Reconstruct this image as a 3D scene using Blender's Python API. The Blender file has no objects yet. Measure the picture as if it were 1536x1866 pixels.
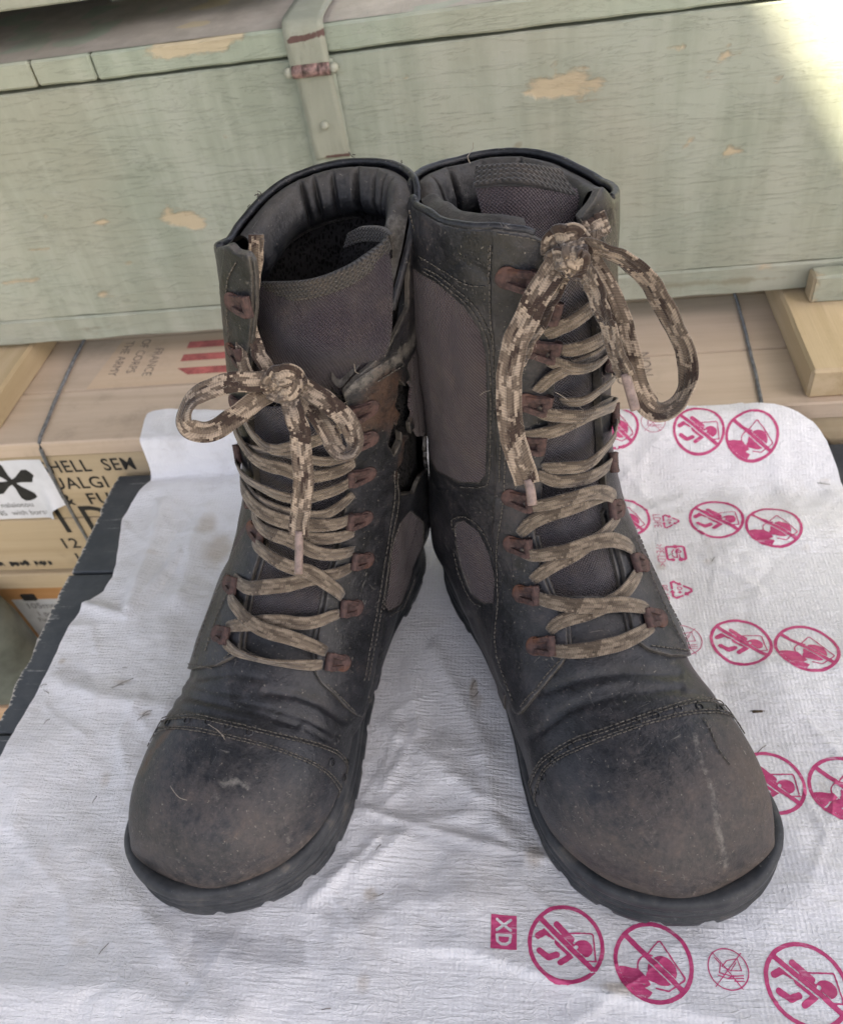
import bpy, bmesh, math, random
import numpy as np
from mathutils import Vector, Matrix
from mathutils.bvhtree import BVHTree

SC = bpy.context.scene
COL = SC.collection
rng = np.random.default_rng(7)
random.seed(7)

# ------------------------------------------------------------------ camera, world, sun
CAMH, FPX, PW, PH = 0.48, 1500.0, 1536, 1866
th, rl = math.radians(45.0), math.radians(10.6)
FWD = np.array([0, math.cos(th), -math.sin(th)])
UP = np.array([0, math.sin(th), math.cos(th)])
RT = np.array([1.0, 0, 0])
CR, SR = math.cos(rl), math.sin(rl)
CP = np.array([0, 0, CAMH])
cx = RT * CR - UP * SR
cy = RT * SR + UP * CR
cam = bpy.data.cameras.new('camera')
cam.sensor_fit = 'HORIZONTAL'; cam.sensor_width = 36; cam.lens = 36 * FPX / PW
cam.clip_start = 0.01; cam.clip_end = 200
cam.dof.use_dof = True; cam.dof.focus_distance = 0.385; cam.dof.aperture_fstop = 19
camo = bpy.data.objects.new('camera', cam); COL.objects.link(camo)
camo.matrix_world = Matrix(((cx[0], cy[0], -FWD[0], CP[0]), (cx[1], cy[1], -FWD[1], CP[1]), (cx[2], cy[2], -FWD[2], CP[2]), (0, 0, 0, 1)))
SC.camera = camo

SUN_DIR = np.array([0.50, -0.62, 0.60]); SUN_DIR /= np.linalg.norm(SUN_DIR)   # towards the sun
sun_el = math.asin(SUN_DIR[2]); sun_az = math.atan2(SUN_DIR[0], SUN_DIR[1])
w = bpy.data.worlds.new('World'); SC.world = w; w.use_nodes = True
nt = w.node_tree; bg = nt.nodes['Background']
sky = nt.nodes.new('ShaderNodeTexSky'); sky.sky_type = 'NISHITA'; sky.sun_disc = False
sky.sun_elevation = sun_el; sky.sun_rotation = sun_az
sky.air_density = 1.0; sky.dust_density = 3.0; sky.ozone_density = 1.0
hs = nt.nodes.new('ShaderNodeHueSaturation'); hs.inputs['Saturation'].default_value = 0.44
nt.links.new(sky.outputs[0], hs.inputs['Color']); wb = nt.nodes.new('ShaderNodeMix'); wb.data_type = 'RGBA'; wb.blend_type = 'MULTIPLY'; wb.inputs[0].default_value = 1; wb.inputs[7].default_value = (1.02, 0.985, 1.02, 1)
nt.links.new(hs.outputs[0], wb.inputs[6]); nt.links.new(wb.outputs[2], bg.inputs['Color'])
bg.inputs['Strength'].default_value = 0.05
sl = bpy.data.lights.new('sun', 'SUN'); sl.energy = 4.5; sl.angle = math.radians(0.5); sl.color = (1.0, 0.88, 0.66)
slo = bpy.data.objects.new('sun', sl); COL.objects.link(slo)
slo.rotation_euler = Vector(SUN_DIR).to_track_quat('Z', 'Y').to_euler()
SC.view_settings.view_transform = 'Standard'; SC.view_settings.look = 'None'
SC.view_settings.exposure = 2.72; SC.view_settings.gamma = 1.0

# ------------------------------------------------------------------ small helpers
YAW = math.radians(12)
E1 = np.array([math.cos(YAW), -math.sin(YAW), 0]); E2 = np.array([math.sin(YAW), math.cos(YAW), 0]); E3 = np.array([0, 0, 1.0])

def ray(x, y):
    dx, dy = x - PW / 2, y - PH / 2
    return FWD + (dx * CR - dy * SR) / FPX * RT - (dx * SR + dy * CR) / FPX * UP

def proj(P):
    d = np.asarray(P) - CP
    z = d @ FWD; u = d @ RT / z * FPX; v = -(d @ UP) / z * FPX
    return np.stack([PW / 2 + u * CR + v * SR, PH / 2 - u * SR + v * CR], -1)

def hz(x, y, z):
    'point of the sight line at height z (cm) in the crate frame p, q (cm)'
    d = ray(x, y); t = (z / 100 - CAMH) / d[2]; P = CP + t * d
    return np.array([P @ E1, P @ E2]) * 100

def PQ(p, q, z):
    p = np.asarray(p, float)[..., None]; q = np.asarray(q, float)[..., None]; z = np.asarray(z, float)[..., None]
    return (p * E1 + q * E2 + z * E3) / 100

PERM = rng.permutation(512)
RNDV = rng.random(512)
def vnoise(x, y):
    xi = np.floor(x).astype(int); yi = np.floor(y).astype(int); fx = x - xi; fy = y - yi
    fx = fx * fx * (3 - 2 * fx); fy = fy * fy * (3 - 2 * fy)
    h = lambda a, b: RNDV[(PERM[(a + PERM[b & 511]) & 511])]
    return (h(xi, yi) * (1 - fx) + h(xi + 1, yi) * fx) * (1 - fy) + (h(xi, yi + 1) * (1 - fx) + h(xi + 1, yi + 1) * fx) * fy - 0.5
def fbm(x, y, o=4):
    r = 0; a = 1.0
    for k in range(o):
        r = r + a * vnoise(x * 2 ** k + 17.3 * k, y * 2 ** k + 5.1 * k); a *= 0.5
    return r
def sstep(a, b, x):
    t = np.clip((x - a) / (b - a), 0, 1); return t * t * (3 - 2 * t)

def polydist(pts, line):
    'distance of pts (...,2) to an open polyline'
    pts = np.asarray(pts); best = np.full(pts.shape[:-1], 1e9)
    for a, b in zip(line[:-1], line[1:]):
        a = np.array(a, float); b = np.array(b, float); ab = b - a
        t = np.clip(((pts - a) @ ab) / max(ab @ ab, 1e-9), 0, 1)
        best = np.minimum(best, np.linalg.norm(pts - a - t[..., None] * ab, axis=-1))
    return best
def polysd(pts, poly):
    'signed distance to a closed polygon, positive inside'
    d = polydist(pts, list(poly) + [poly[0]])
    ins = np.zeros(pts.shape[:-1], bool); n = len(poly)
    x, y = pts[..., 0], pts[..., 1]
    for i in range(n):
        (x0, y0), (x1, y1) = poly[i], poly[(i + 1) % n]
        if y0 == y1: continue
        c = ((y0 > y) != (y1 > y)) & (x < (x1 - x0) * (y - y0) / (y1 - y0) + x0)
        ins ^= c
    return np.where(ins, d, -d)

def catmull(P, n):
    'n points evenly spaced along a Catmull-Rom curve through P'
    P = np.asarray(P, float)
    if len(P) == 2:
        t = np.linspace(0, 1, n)[:, None]; return P[0] * (1 - t) + P[1] * t
    Q = np.vstack([2 * P[0] - P[1], P, 2 * P[-1] - P[-2]]); out = []
    for i in range(1, len(Q) - 2):
        p0, p1, p2, p3 = Q[i - 1:i + 3]
        t = np.linspace(0, 1, 24, endpoint=False)[:, None]
        out.append(0.5 * (2 * p1 + (p2 - p0) * t + (2 * p0 - 5 * p1 + 4 * p2 - p3) * t ** 2 + (3 * p1 - p0 - 3 * p2 + p3) * t ** 3))
    out = np.vstack(out + [P[-1:]])
    L = np.r_[0, np.cumsum(np.linalg.norm(np.diff(out, axis=0), axis=1))]
    s = np.linspace(0, L[-1], n)
    return np.stack([np.interp(s, L, out[:, k]) for k in range(out.shape[1])], -1)

def smooth_poly(poly, n=None):
    P = [np.array(p, float) for p in poly]
    return catmull(P, n or len(P) * 8)

# ------------------------------------------------------------------ objects
def empty(name, loc=(0, 0, 0), mat=None):
    o = bpy.data.objects.new(name, None); COL.objects.link(o)
    o.empty_display_size = 0.02
    if mat is not None: o.matrix_world = mat
    else: o.location = loc
    return o
def tag(o, label=None, cat=None, group=None, kind=None):
    for k, v in (('label', label), ('category', cat), ('group', group), ('kind', kind)):
        if v: o[k] = v
    return o
def mesh_obj(name, verts, faces, mat, parent=None, uv=None, attrs=None, smooth=True):
    me = bpy.data.meshes.new(name)
    me.from_pydata([tuple(v) for v in np.asarray(verts, float).tolist()], [], [tuple(f) for f in faces])
    if smooth: me.polygons.foreach_set('use_smooth', [True] * len(me.polygons))
    if uv is not None:
        ly = me.uv_layers.new(name='UVMap'); idx = np.zeros(len(me.loops), int); me.loops.foreach_get('vertex_index', idx)
        ly.data.foreach_set('uv', np.asarray(uv, float)[idx].ravel())
    for k, a in (attrs or {}).items():
        at_ = me.attributes.new(k, 'FLOAT', 'POINT'); at_.data.foreach_set('value', np.asarray(a, float))
    me.materials.append(mat); me.update()
    o = bpy.data.objects.new(name, me); COL.objects.link(o)
    if parent is not None: o.parent = parent
    return o
def copy_obj(o, parent=None, mat=None):
    c = o.copy(); COL.objects.link(c); c.parent = parent if parent is not None else o.parent
    if mat is not None: c.matrix_local = mat
    return c
def grid_faces(n, m, wrap=False):
    i, j = np.meshgrid(np.arange(n - 1), np.arange(m if wrap else m - 1), indexing='ij')
    j2 = (j + 1) % m
    return np.stack([i * m + j, i * m + j2, (i + 1) * m + j2, (i + 1) * m + j], -1).reshape(-1, 4)

class Soup:
    def __init__(s): s.v = []; s.f = []; s.n = 0; s.uv = []
    def add(s, v, f, uv=None):
        v = np.asarray(v, float).reshape(-1, 3)
        s.v.append(v); s.f += [tuple(int(i) + s.n for i in q) for q in f]
        s.uv.append(np.zeros((len(v), 2)) if uv is None else np.asarray(uv)); s.n += len(v)
    def build(s, name, mat, parent=None, smooth=True):
        return mesh_obj(name, np.vstack(s.v), s.f, mat, parent, uv=np.vstack(s.uv), smooth=smooth)

def clip_patch(name, V, N, G, mat, parent, off=0.0, thick=0.002, uv=None, attrs=None, wrap=False, flip=False, round_=0.0005, edge_scale=1.0):
    'the part of grid V where G>0, cut exactly along G=0, lifted by off along N, with a rim going thick deep'
    n, m = G.shape; at_names = list((attrs or {}).keys())
    ch = [V.reshape(-1, 3), N.reshape(-1, 3), uv.reshape(-1, 2) if uv is not None else np.zeros((n * m, 2)), G.reshape(-1, 1)]
    for k in at_names: ch.append(np.asarray(attrs[k]).reshape(-1, 1))
    A = np.hstack(ch); g = G.ravel()
    Q = grid_faces(n, m, wrap); 
    if flip: Q = Q[:, ::-1]
    ins = g[Q] > 0; cnt = ins.sum(1)
    faces = [list(q) for q in Q[cnt == 4]]
    extra = []; key = {}; base = n * m
    for q, iq in zip(Q[(cnt > 0) & (cnt < 4)], ins[(cnt > 0) & (cnt < 4)]):
        out = []
        for k in range(4):
            a, b = q[k], q[(k + 1) % 4]; ia, ib = iq[k], iq[(k + 1) % 4]
            if ia: out.append(int(a))
            if ia != ib:
                kk = (min(a, b), max(a, b))
                if kk not in key:
                    lo, hi = kk; t = g[lo] / (g[lo] - g[hi]); t = min(max(t, 0.02), 0.98)
                    extra.append(A[lo] * (1 - t) + A[hi] * t); key[kk] = base + len(extra) - 1
                out.append(key[kk])
        if len(out) >= 3: faces.append(out)
    if not faces: return None
    if extra: A = np.vstack([A, np.array(extra)])
    used = np.unique(np.concatenate([np.array(f) for f in faces])); remap = -np.ones(len(A), int); remap[used] = np.arange(len(used))
    A = A[used]; faces = [[int(remap[i]) for i in f] for f in faces]
    P, Nn, U, Gv = A[:, :3], A[:, 3:6], A[:, 6:8], A[:, 8]
    Nn = Nn / np.maximum(np.linalg.norm(Nn, axis=1, keepdims=True), 1e-9)
    ec = {}
    for f in faces:
        for a, b in zip(f, f[1:] + f[:1]):
            k = (a, b) if a < b else (b, a); ec[k] = None if k in ec else (a, b)
    bnd = [e for e in ec.values() if e]
    bset = np.zeros(len(A), bool)
    for a, b in bnd: bset[a] = bset[b] = True
    d = np.full(len(A), off); d[bset] -= round_
    P2 = P + Nn * d[:, None]
    verts = [P2]; uvs = [U]; nv = len(P2)
    ids = np.where(bset)[0]
    top = {int(i): nv + k for k, i in enumerate(ids)}; bot = {int(i): nv + len(ids) + k for k, i in enumerate(ids)}
    verts += [P2[ids], P2[ids] - Nn[ids] * thick]; uvs += [U[ids], U[ids]]
    for a, b in bnd: faces.append([top[b], top[a], bot[a], bot[b]])
    at_ = {k: np.r_[A[:, 9 + i], A[ids, 9 + i], A[ids, 9 + i]] for i, k in enumerate(at_names)}
    e = np.exp(-np.maximum(Gv, 0) * edge_scale); e[bset] = 1
    at_['edge'] = np.r_[e, np.ones(len(ids) * 2)]
    return mesh_obj(name, np.vstack(verts), faces, mat, parent, uv=np.vstack(uvs), attrs=at_)

def ribbon(soup, C, Wd, width, thick, nacross=14, taper=None, vscale=1.0):
    'flat woven band along centre line C; Wd = direction across, per point'
    C = np.asarray(C); n = len(C); T = np.gradient(C, axis=0); T /= np.maximum(np.linalg.norm(T, axis=1, keepdims=True), 1e-9)
    Wd = Wd - T * (Wd * T).sum(1, keepdims=True); Wd /= np.maximum(np.linalg.norm(Wd, axis=1, keepdims=True), 1e-9)
    Nn = np.cross(T, Wd)
    a = np.linspace(0, 2 * np.pi, 2 * nacross, endpoint=False)
    ca, sa = np.cos(a), np.sin(a)
    X = np.sign(ca) * np.abs(ca) ** 0.8; Y = np.sign(sa) * np.abs(sa) ** 0.35 * (0.8 + 0.3 * np.abs(np.cos(X * 4.0)))
    wv = np.full(n, width) if taper is None else width * taper
    V = C[:, None] + Wd[:, None] * (X[None, :, None] * wv[:, None, None] / 2) + Nn[:, None] * (Y[None, :, None] * thick / 2)
    L = np.r_[0, np.cumsum(np.linalg.norm(np.diff(C, axis=0), axis=1))]
    m = len(a)
    uv = np.stack([np.repeat(L[:, None], m, 1), np.repeat((X * width / 2)[None], n, 0)], -1).reshape(-1, 2)
    F = [tuple(q) for q in grid_faces(n, m, True)] + [tuple(range(m))[::-1], tuple(range((n - 1) * m, n * m))]
    soup.add(V, F, uv)

def tube(soup, C, r, k=8, vary=None):
    C = np.asarray(C, float); n = len(C); T = np.gradient(C, axis=0); T /= np.maximum(np.linalg.norm(T, axis=1, keepdims=True), 1e-12)
    ref = np.array([0.13, 0.31, 0.94]); A = np.cross(T, ref); A /= np.maximum(np.linalg.norm(A, axis=1, keepdims=True), 1e-9); B = np.cross(T, A)
    a = np.linspace(0, 2 * np.pi, k, endpoint=False); rr = np.full(n, r) if vary is None else r * vary
    V = C[:, None] + (A[:, None] * np.cos(a)[None, :, None] + B[:, None] * np.sin(a)[None, :, None]) * rr[:, None, None]
    L = np.r_[0, np.cumsum(np.linalg.norm(np.diff(C, axis=0), axis=1))]
    uv = np.stack([np.repeat(L[:, None], k, 1), np.repeat((a / 6.283 * 6.28 * r)[None], n, 0)], -1).reshape(-1, 2)
    soup.add(V, [tuple(q) for q in grid_faces(n, k, True)] + [tuple(range(k))[::-1], tuple(range((n - 1) * k, n * k))], uv)

# ------------------------------------------------------------------ materials
class NG:
    def __init__(s, name):
        s.m = bpy.data.materials.new(name); s.m.use_nodes = True; s.t = s.m.node_tree
        s.b = s.t.nodes['Principled BSDF']; s.out = s.t.nodes['Material Output']
        s.tc = s.t.nodes.new('ShaderNodeTexCoord')
    def n(s, ty, ins=None, **props):
        nd = s.t.nodes.new('ShaderNode' + ty)
        for k, v in props.items(): setattr(nd, k, v)
        for k, v in (ins or {}).items():
            if hasattr(v, 'links') or isinstance(v, bpy.types.NodeSocket): s.t.links.new(v, nd.inputs[k])
            else: nd.inputs[k].default_value = v
        return nd
    def co(s, scale=(1, 1, 1), uv=False, rot=(0, 0, 0), loc=(0, 0, 0)):
        return s.n('Mapping', {'Vector': s.tc.outputs['UV' if uv else 'Object'], 'Scale': scale, 'Rotation': rot, 'Location': loc}).outputs[0]
    def noise(s, scale, vec=None, detail=5, rough=0.6, dist=0.0):
        return s.n('TexNoise', {'Vector': vec or s.tc.outputs['Object'], 'Scale': scale, 'Detail': detail, 'Roughness': rough, 'Distortion': dist}).outputs[0]
    def math(s, op, a, b=0.0, c=None):
        d = {0: a, 1: b}
        if c is not None: d[2] = c
        nd = s.t.nodes.new('ShaderNodeMath'); nd.operation = op
        for k, v in d.items():
            if isinstance(v, bpy.types.NodeSocket): s.t.links.new(v, nd.inputs[k])
            else: nd.inputs[k].default_value = v
        return nd.outputs[0]
    def ramp(s, f, lo, hi):
        return s.n('MapRange', {0: f, 1: lo, 2: hi, 3: 0.0, 4: 1.0}, interpolation_type='SMOOTHSTEP').outputs[0]
    def mix(s, f, a, b, mode='MIX'):
        nd = s.t.nodes.new('ShaderNodeMix'); nd.data_type = 'RGBA'; nd.blend_type = mode
        for k, v in ((0, f), (6, a), (7, b)):
            if isinstance(v, bpy.types.NodeSocket): s.t.links.new(v, nd.inputs[k])
            else: nd.inputs[k].default_value = (*v, 1) if isinstance(v, tuple) and len(v) == 3 else v
        return nd.outputs[2]
    def attr(s, name): return s.n('Attribute', attribute_name=name).outputs['Fac']
    def bump(s, h, dist, strength=1.0, prev=None):
        ins = {'Height': h, 'Distance': dist, 'Strength': strength}
        if prev is not None: ins['Normal'] = prev
        return s.n('Bump', ins).outputs[0]
    def fin(s, col=None, rough=None, normal=None, spec=None, metal=None, sheen=None, coat=None):
        for k, v in (('Base Color', col), ('Roughness', rough), ('Normal', normal), ('Specular IOR Level', spec), ('Metallic', metal), ('Sheen Weight', sheen), ('Coat Weight', coat)):
            if v is None: continue
            if isinstance(v, bpy.types.NodeSocket): s.t.links.new(v, s.b.inputs[k])
            else: s.b.inputs[k].default_value = (*v, 1) if isinstance(v, tuple) and len(v) == 3 else v
        return s.m

def leather_mat(name, dark=(0.0085, 0.0095, 0.011), mid=(0.033, 0.0335, 0.039), dustc=(0.122, 0.091, 0.073), seed=0.0, amount=0.0):
    g = NG(name); v = g.co(loc=(seed, seed * 2, 0))
    big = g.noise(24, v, 7, 0.68); med = g.noise(110, v, 7, 0.72); sm = g.noise(340, v, 5, 0.7); fine = g.noise(1100, v, 3, 0.6); huge = g.noise(9, v, 4, .6)
    tone = g.math('ADD', g.math('MULTIPLY', big, 0.7), g.math('ADD', g.math('MULTIPLY', med, 0.55), g.math('MULTIPLY', sm, 0.35)))
    col = g.mix(g.ramp(tone, 0.64, 0.98), dark, mid)
    cloud = g.math('SUBTRACT', g.math('ADD', big, g.math('ADD', g.math('MULTIPLY', med, 0.8), g.math('MULTIPLY', sm, 0.6))), 1.20)
    dust = g.math('ADD', g.math('ADD', g.attr('dust'), amount - 0.10), g.math('MULTIPLY', cloud, 1.15))  # dust mask, also carrying the warm light painted on one toe
    dm = g.ramp(dust, 0.0, 1.05)
    dcol = g.mix(g.ramp(huge, 0.42, 0.58), dustc, (dustc[0] * 0.78, dustc[1] * 0.84, dustc[2] * 0.98))
    dcol = g.mix(g.ramp(sm, .35, .7), tuple(c * .72 for c in dustc), dcol)
    col = g.mix(g.math('MULTIPLY', dm, 0.9), col, dcol)
    # scuffs: short pale scratches in two directions
    sc1 = g.noise(1, g.co((60, 1100, 300), rot=(0.2, 0.3, 0.9)), 3, 0.5); sc2 = g.noise(1, g.co((1000, 50, 300), rot=(0.1, 0.5, 0.3)), 3, 0.5); sc3 = g.noise(1, g.co((300, 55, 1100), rot=(0.7, 0.1, 0.2)), 3, 0.5)
    gate = g.ramp(g.noise(42, v, 4), 0.48, 0.64)
    scr = g.math('MULTIPLY', g.math('MAXIMUM', g.ramp(sc3, 0.66, 0.73), g.math('MAXIMUM', g.ramp(sc1, 0.65, 0.73), g.ramp(sc2, 0.66, 0.73))), gate)
    col = g.mix(g.math('MULTIPLY', scr, 0.6), col, (0.21, 0.195, 0.175))
    speck = g.ramp(g.noise(560, v, 2, 0.5), 0.68, 0.74)
    col = g.mix(g.math('MULTIPLY', speck, 0.6), col, (0.26, 0.235, 0.195))
    edge = g.ramp(g.math('MULTIPLY', g.attr('edge'), g.math('ADD', g.math('MULTIPLY', sm, 1.0), 0.35)), 0.45, 0.95)
    col = g.mix(g.math('MULTIPLY', edge, 0.65), col, (0.125, 0.112, 0.095))
    mark = g.ramp(g.math('ADD', g.attr('mark'), g.math('MULTIPLY', g.math('SUBTRACT', g.math('ADD', med, sm), 1.0), 1.6)), 0.3, 1.1)
    col = g.mix(g.math('MULTIPLY', mark, 0.62), col, (0.24, 0.225, 0.20))
    rust = g.ramp(g.math('ADD', g.attr('rust'), g.math('MULTIPLY', g.math('SUBTRACT', g.math('ADD', med, sm), 1.0), 1.6)), 0.2, 1.15)
    col = g.mix(g.math('MULTIPLY', rust, 0.75), col, (0.092, 0.052, 0.034))
    crackle = g.n('TexVoronoi', {'Vector': g.co((1, 1, 1), loc=(seed, 0, 0)), 'Scale': 260}, feature='DISTANCE_TO_EDGE').outputs[0]
    ck = g.math('MULTIPLY', g.math('SUBTRACT', 1.0, g.ramp(crackle, 0.0, 0.10)), g.ramp(g.noise(50, v, 3), .52, .66))
    col = g.mix(g.math('MULTIPLY', ck, 0.12), col, tuple(c * .5 for c in dark))
    rough = g.math('ADD', g.math('MULTIPLY', med, 0.22), g.math('ADD', 0.26, g.math('MULTIPLY', dm, 0.40)))
    wr = g.noise(150, g.co((1, 1.0, 1)), 6, 0.68, 0.7)
    b = g.bump(fine, 0.00022, 0.5); b = g.bump(wr, 0.0016, 0.42, b); b = g.bump(g.n('TexVoronoi', {'Vector': v, 'Scale': 520}, feature='DISTANCE_TO_EDGE').outputs[0], 0.0004, 0.4, b)
    b = g.bump(g.math('ADD', scr, g.math('MULTIPLY', ck, .25)), -0.0004, 0.6, b); b = g.bump(dm, 0.0006, 0.4, b)
    return g.fin(col, rough, b, 0.45)

def nylon_mat(name, c1=(0.034, 0.024, 0.029), c2=(0.112, 0.084, 0.087), period=0.0018, dust=(0.15, 0.115, 0.09)):
    g = NG(name); sp = g.n('SeparateXYZ', {0: g.co(uv=True)})
    k = 6.28318 / period
    sx = g.math('SINE', g.math('MULTIPLY', sp.outputs[0], k)); sy = g.math('SINE', g.math('MULTIPLY', sp.outputs[1], k))
    wv = g.math('MULTIPLY', sx, sy)
    grain = g.math('MULTIPLY', g.math('ADD', wv, 1.0), 0.5)
    nz = g.noise(60, None, 5, 0.65); nf = g.noise(700, None, 2)
    col = g.mix(grain, c1, c2)
    col = g.mix(g.ramp(nz, 0.45, 0.75), col, dust, 'MIX') if False else g.mix(g.math('MULTIPLY', g.ramp(nz, 0.42, 0.8), 0.4), col, dust)
    lint = g.ramp(g.noise(1, g.co((120, 900, 500), rot=(0.4, 0.2, 0.7)), 3), 0.72, 0.76)
    col = g.mix(g.math('MULTIPLY', lint, 0.5), col, (0.3, 0.28, 0.27))
    b = g.bump(g.math('ADD', wv, g.math('MULTIPLY', nf, 0.8)), 0.0006, 0.9)
    b = g.bump(g.noise(75, None, 4), 0.004, 0.4, b)
    return g.fin(col, 0.75, b, 0.3, sheen=0.15)

def lace_mat(name, light=(0.42, 0.34, 0.262), mid=(0.165, 0.128, 0.098), dark=(0.050, 0.033, 0.027), camo=1.0, fade=0.0):
    g = NG(name); sp = g.n('SeparateXYZ', {0: g.co(uv=True)}); U, Vv = sp.outputs[0], sp.outputs[1]
    # braid: fine chevrons in four flat cords, grooves between the cords
    av = g.math('ABSOLUTE', Vv)
    ch = g.math('ADD', g.math('MULTIPLY', U, 6.283 / 0.00125), g.math('MULTIPLY', av, 6.283 / 0.0026))
    br = g.math('MULTIPLY', g.math('ADD', g.math('SINE', ch), 1), 0.5)
    cords = g.math('POWER', g.math('ABSOLUTE', g.math('COSINE', g.math('MULTIPLY', Vv, 3.1416 / 0.0030))), 0.45)
    h = g.math('ADD', g.math('MULTIPLY', br, 0.35), g.math('MULTIPLY', cords, 0.65))
    # camo flecks that follow the braid cells
    q = lambda s, st: g.math('MULTIPLY', g.math('FLOOR', g.math('DIVIDE', s, st)), st)
    stag = g.math('ADD', U, g.math('MULTIPLY', q(Vv, 0.0011), 0.8))
    cell = g.n('CombineXYZ', {0: g.math('MULTIPLY', q(stag, 0.0013), 0.8), 1: g.math('MULTIPLY', q(Vv, 0.0011), 2.4), 2: g.math('MULTIPLY', g.n('Attribute', attribute_name='edge').outputs['Fac'], 0.0)}).outputs[0]
    nz = g.noise(120, cell, 3, 0.6); nz2 = g.noise(70, g.n('Mapping', {'Vector': cell, 'Location': (3, 7, 1)}).outputs[0], 2, 0.5)
    col = g.mix(g.ramp(nz2, 0.44, 0.50), dark, mid)
    col = g.mix(g.math('MULTIPLY', g.ramp(nz, 0.515, 0.55), camo), col, light)
    col = g.mix(fade, col, (0.165, 0.140, 0.103))
    col = g.mix(g.math('MULTIPLY', g.math('SUBTRACT', 1.0, h), 0.70), col, (0.026, 0.018, 0.014))
    dirt = g.noise(140, None, 5, 0.7); col = g.mix(g.math('MULTIPLY', g.ramp(dirt, 0.45, 0.8), 0.45), col, (0.085, 0.068, 0.048))
    b = g.bump(h, 0.0005, 0.8); b = g.bump(g.noise(1500, None, 2), 0.0003, 0.6, b)
    return g.fin(col, 0.9, b, 0.15, sheen=0.25)

def rubber_mat():
    g = NG('black_rubber'); nz = g.noise(60, None, 6, 0.7); f = g.noise(500, None, 3); st = g.noise(1, g.co((60, 60, 700)), 3)
    col = g.mix(g.ramp(nz, 0.35, 0.7), (0.020, 0.023, 0.027), (0.055, 0.057, 0.060))
    col = g.mix(g.math('MULTIPLY', g.ramp(g.math('ADD', nz, g.math('MULTIPLY', st, 0.5)), 0.82, 1.05), 0.6), col, (0.16, 0.135, 0.105))
    col = g.mix(g.math('MULTIPLY', g.ramp(f, 0.66, 0.72), 0.5), col, (0.2, 0.2, 0.2))
    b = g.bump(f, 0.0003, 0.4); b = g.bump(nz, 0.001, 0.3, b)
    return g.fin(col, g.math('ADD', 0.42, g.math('MULTIPLY', nz, 0.25)), b, 0.45)

def rust_mat():
    g = NG('rusty_steel'); nz = g.noise(260, None, 6, 0.7); n2 = g.noise(80, None, 3)
    oi = g.n('ObjectInfo').outputs['Random']
    col = g.mix(g.ramp(nz, 0.35, 0.65), (0.042, 0.027, 0.026), (0.108, 0.062, 0.055))
    col = g.mix(g.ramp(g.math('ADD', n2, g.math('MULTIPLY', oi, 0.30)), 0.72, 1.0), col, (0.15, 0.062, 0.030))
    col = g.mix(g.math('MULTIPLY', g.ramp(g.noise(500, None, 3), 0.62, 0.7), 0.5), col, (0.13, 0.105, 0.095))
    return g.fin(col, 0.72, g.bump(nz, 0.0004, 0.5), 0.5, metal=0.25)

def simple_mat(name, col, rough=0.6, nscale=80, var=0.35, bump=0.0004, spec=0.4):
    g = NG(name); nz = g.noise(nscale, None, 5, 0.65)
    a = tuple(c * (1 - var) for c in col); c2 = tuple(min(1, c * (1 + var)) for c in col)
    return g.fin(g.mix(g.ramp(nz, 0.3, 0.7), a, c2), rough, g.bump(nz, bump, 0.6), spec)

def wood_mat(name, c1, c2, axis=0, knots=True, dirt=(0.19, 0.15, 0.11), rough=0.7, ring=1.0):
    'bare pine; axis = direction of the grain'
    g = NG(name); sc = [26.0 * ring] * 3; sc[axis] = 1.3
    oi = g.n('ObjectInfo').outputs['Random']
    v = g.n('Mapping', {'Vector': g.tc.outputs['Object'], 'Scale': tuple(sc), 'Location': g.n('CombineXYZ', {0: g.math('MULTIPLY', oi, 7.0), 1: g.math('MULTIPLY', oi, 3.0), 2: oi}).outputs[0]}).outputs[0]
    gr = g.noise(1.6, v, 6, 0.6, 0.5); fs = [900.0] * 3; fs[axis] = 14.0
    fib = g.noise(1, g.co(tuple(fs)), 3)
    col = g.mix(g.ramp(gr, 0.3, 0.7), c1, c2)
    col = g.mix(g.math('MULTIPLY', g.ramp(fib, 0.55, 0.75), 0.25), col, tuple(c * 0.6 for c in c1))
    d = g.noise(14, None, 6, 0.7); col = g.mix(g.math('MULTIPLY', g.ramp(d, 0.52, 0.8), 0.5), col, dirt)
    col = g.mix(g.math('MULTIPLY', oi, 0.22), col, tuple(c * 0.75 for c in c2))
    mk = g.ramp(g.attr('mark'), 0.4, 0.6); col = g.mix(mk, col, (0.06, 0.045, 0.035))
    b = g.bump(fib, 0.0004, 0.5); b = g.bump(gr, 0.001, 0.25, b)
    return g.fin(col, rough, b, 0.25)

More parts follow.
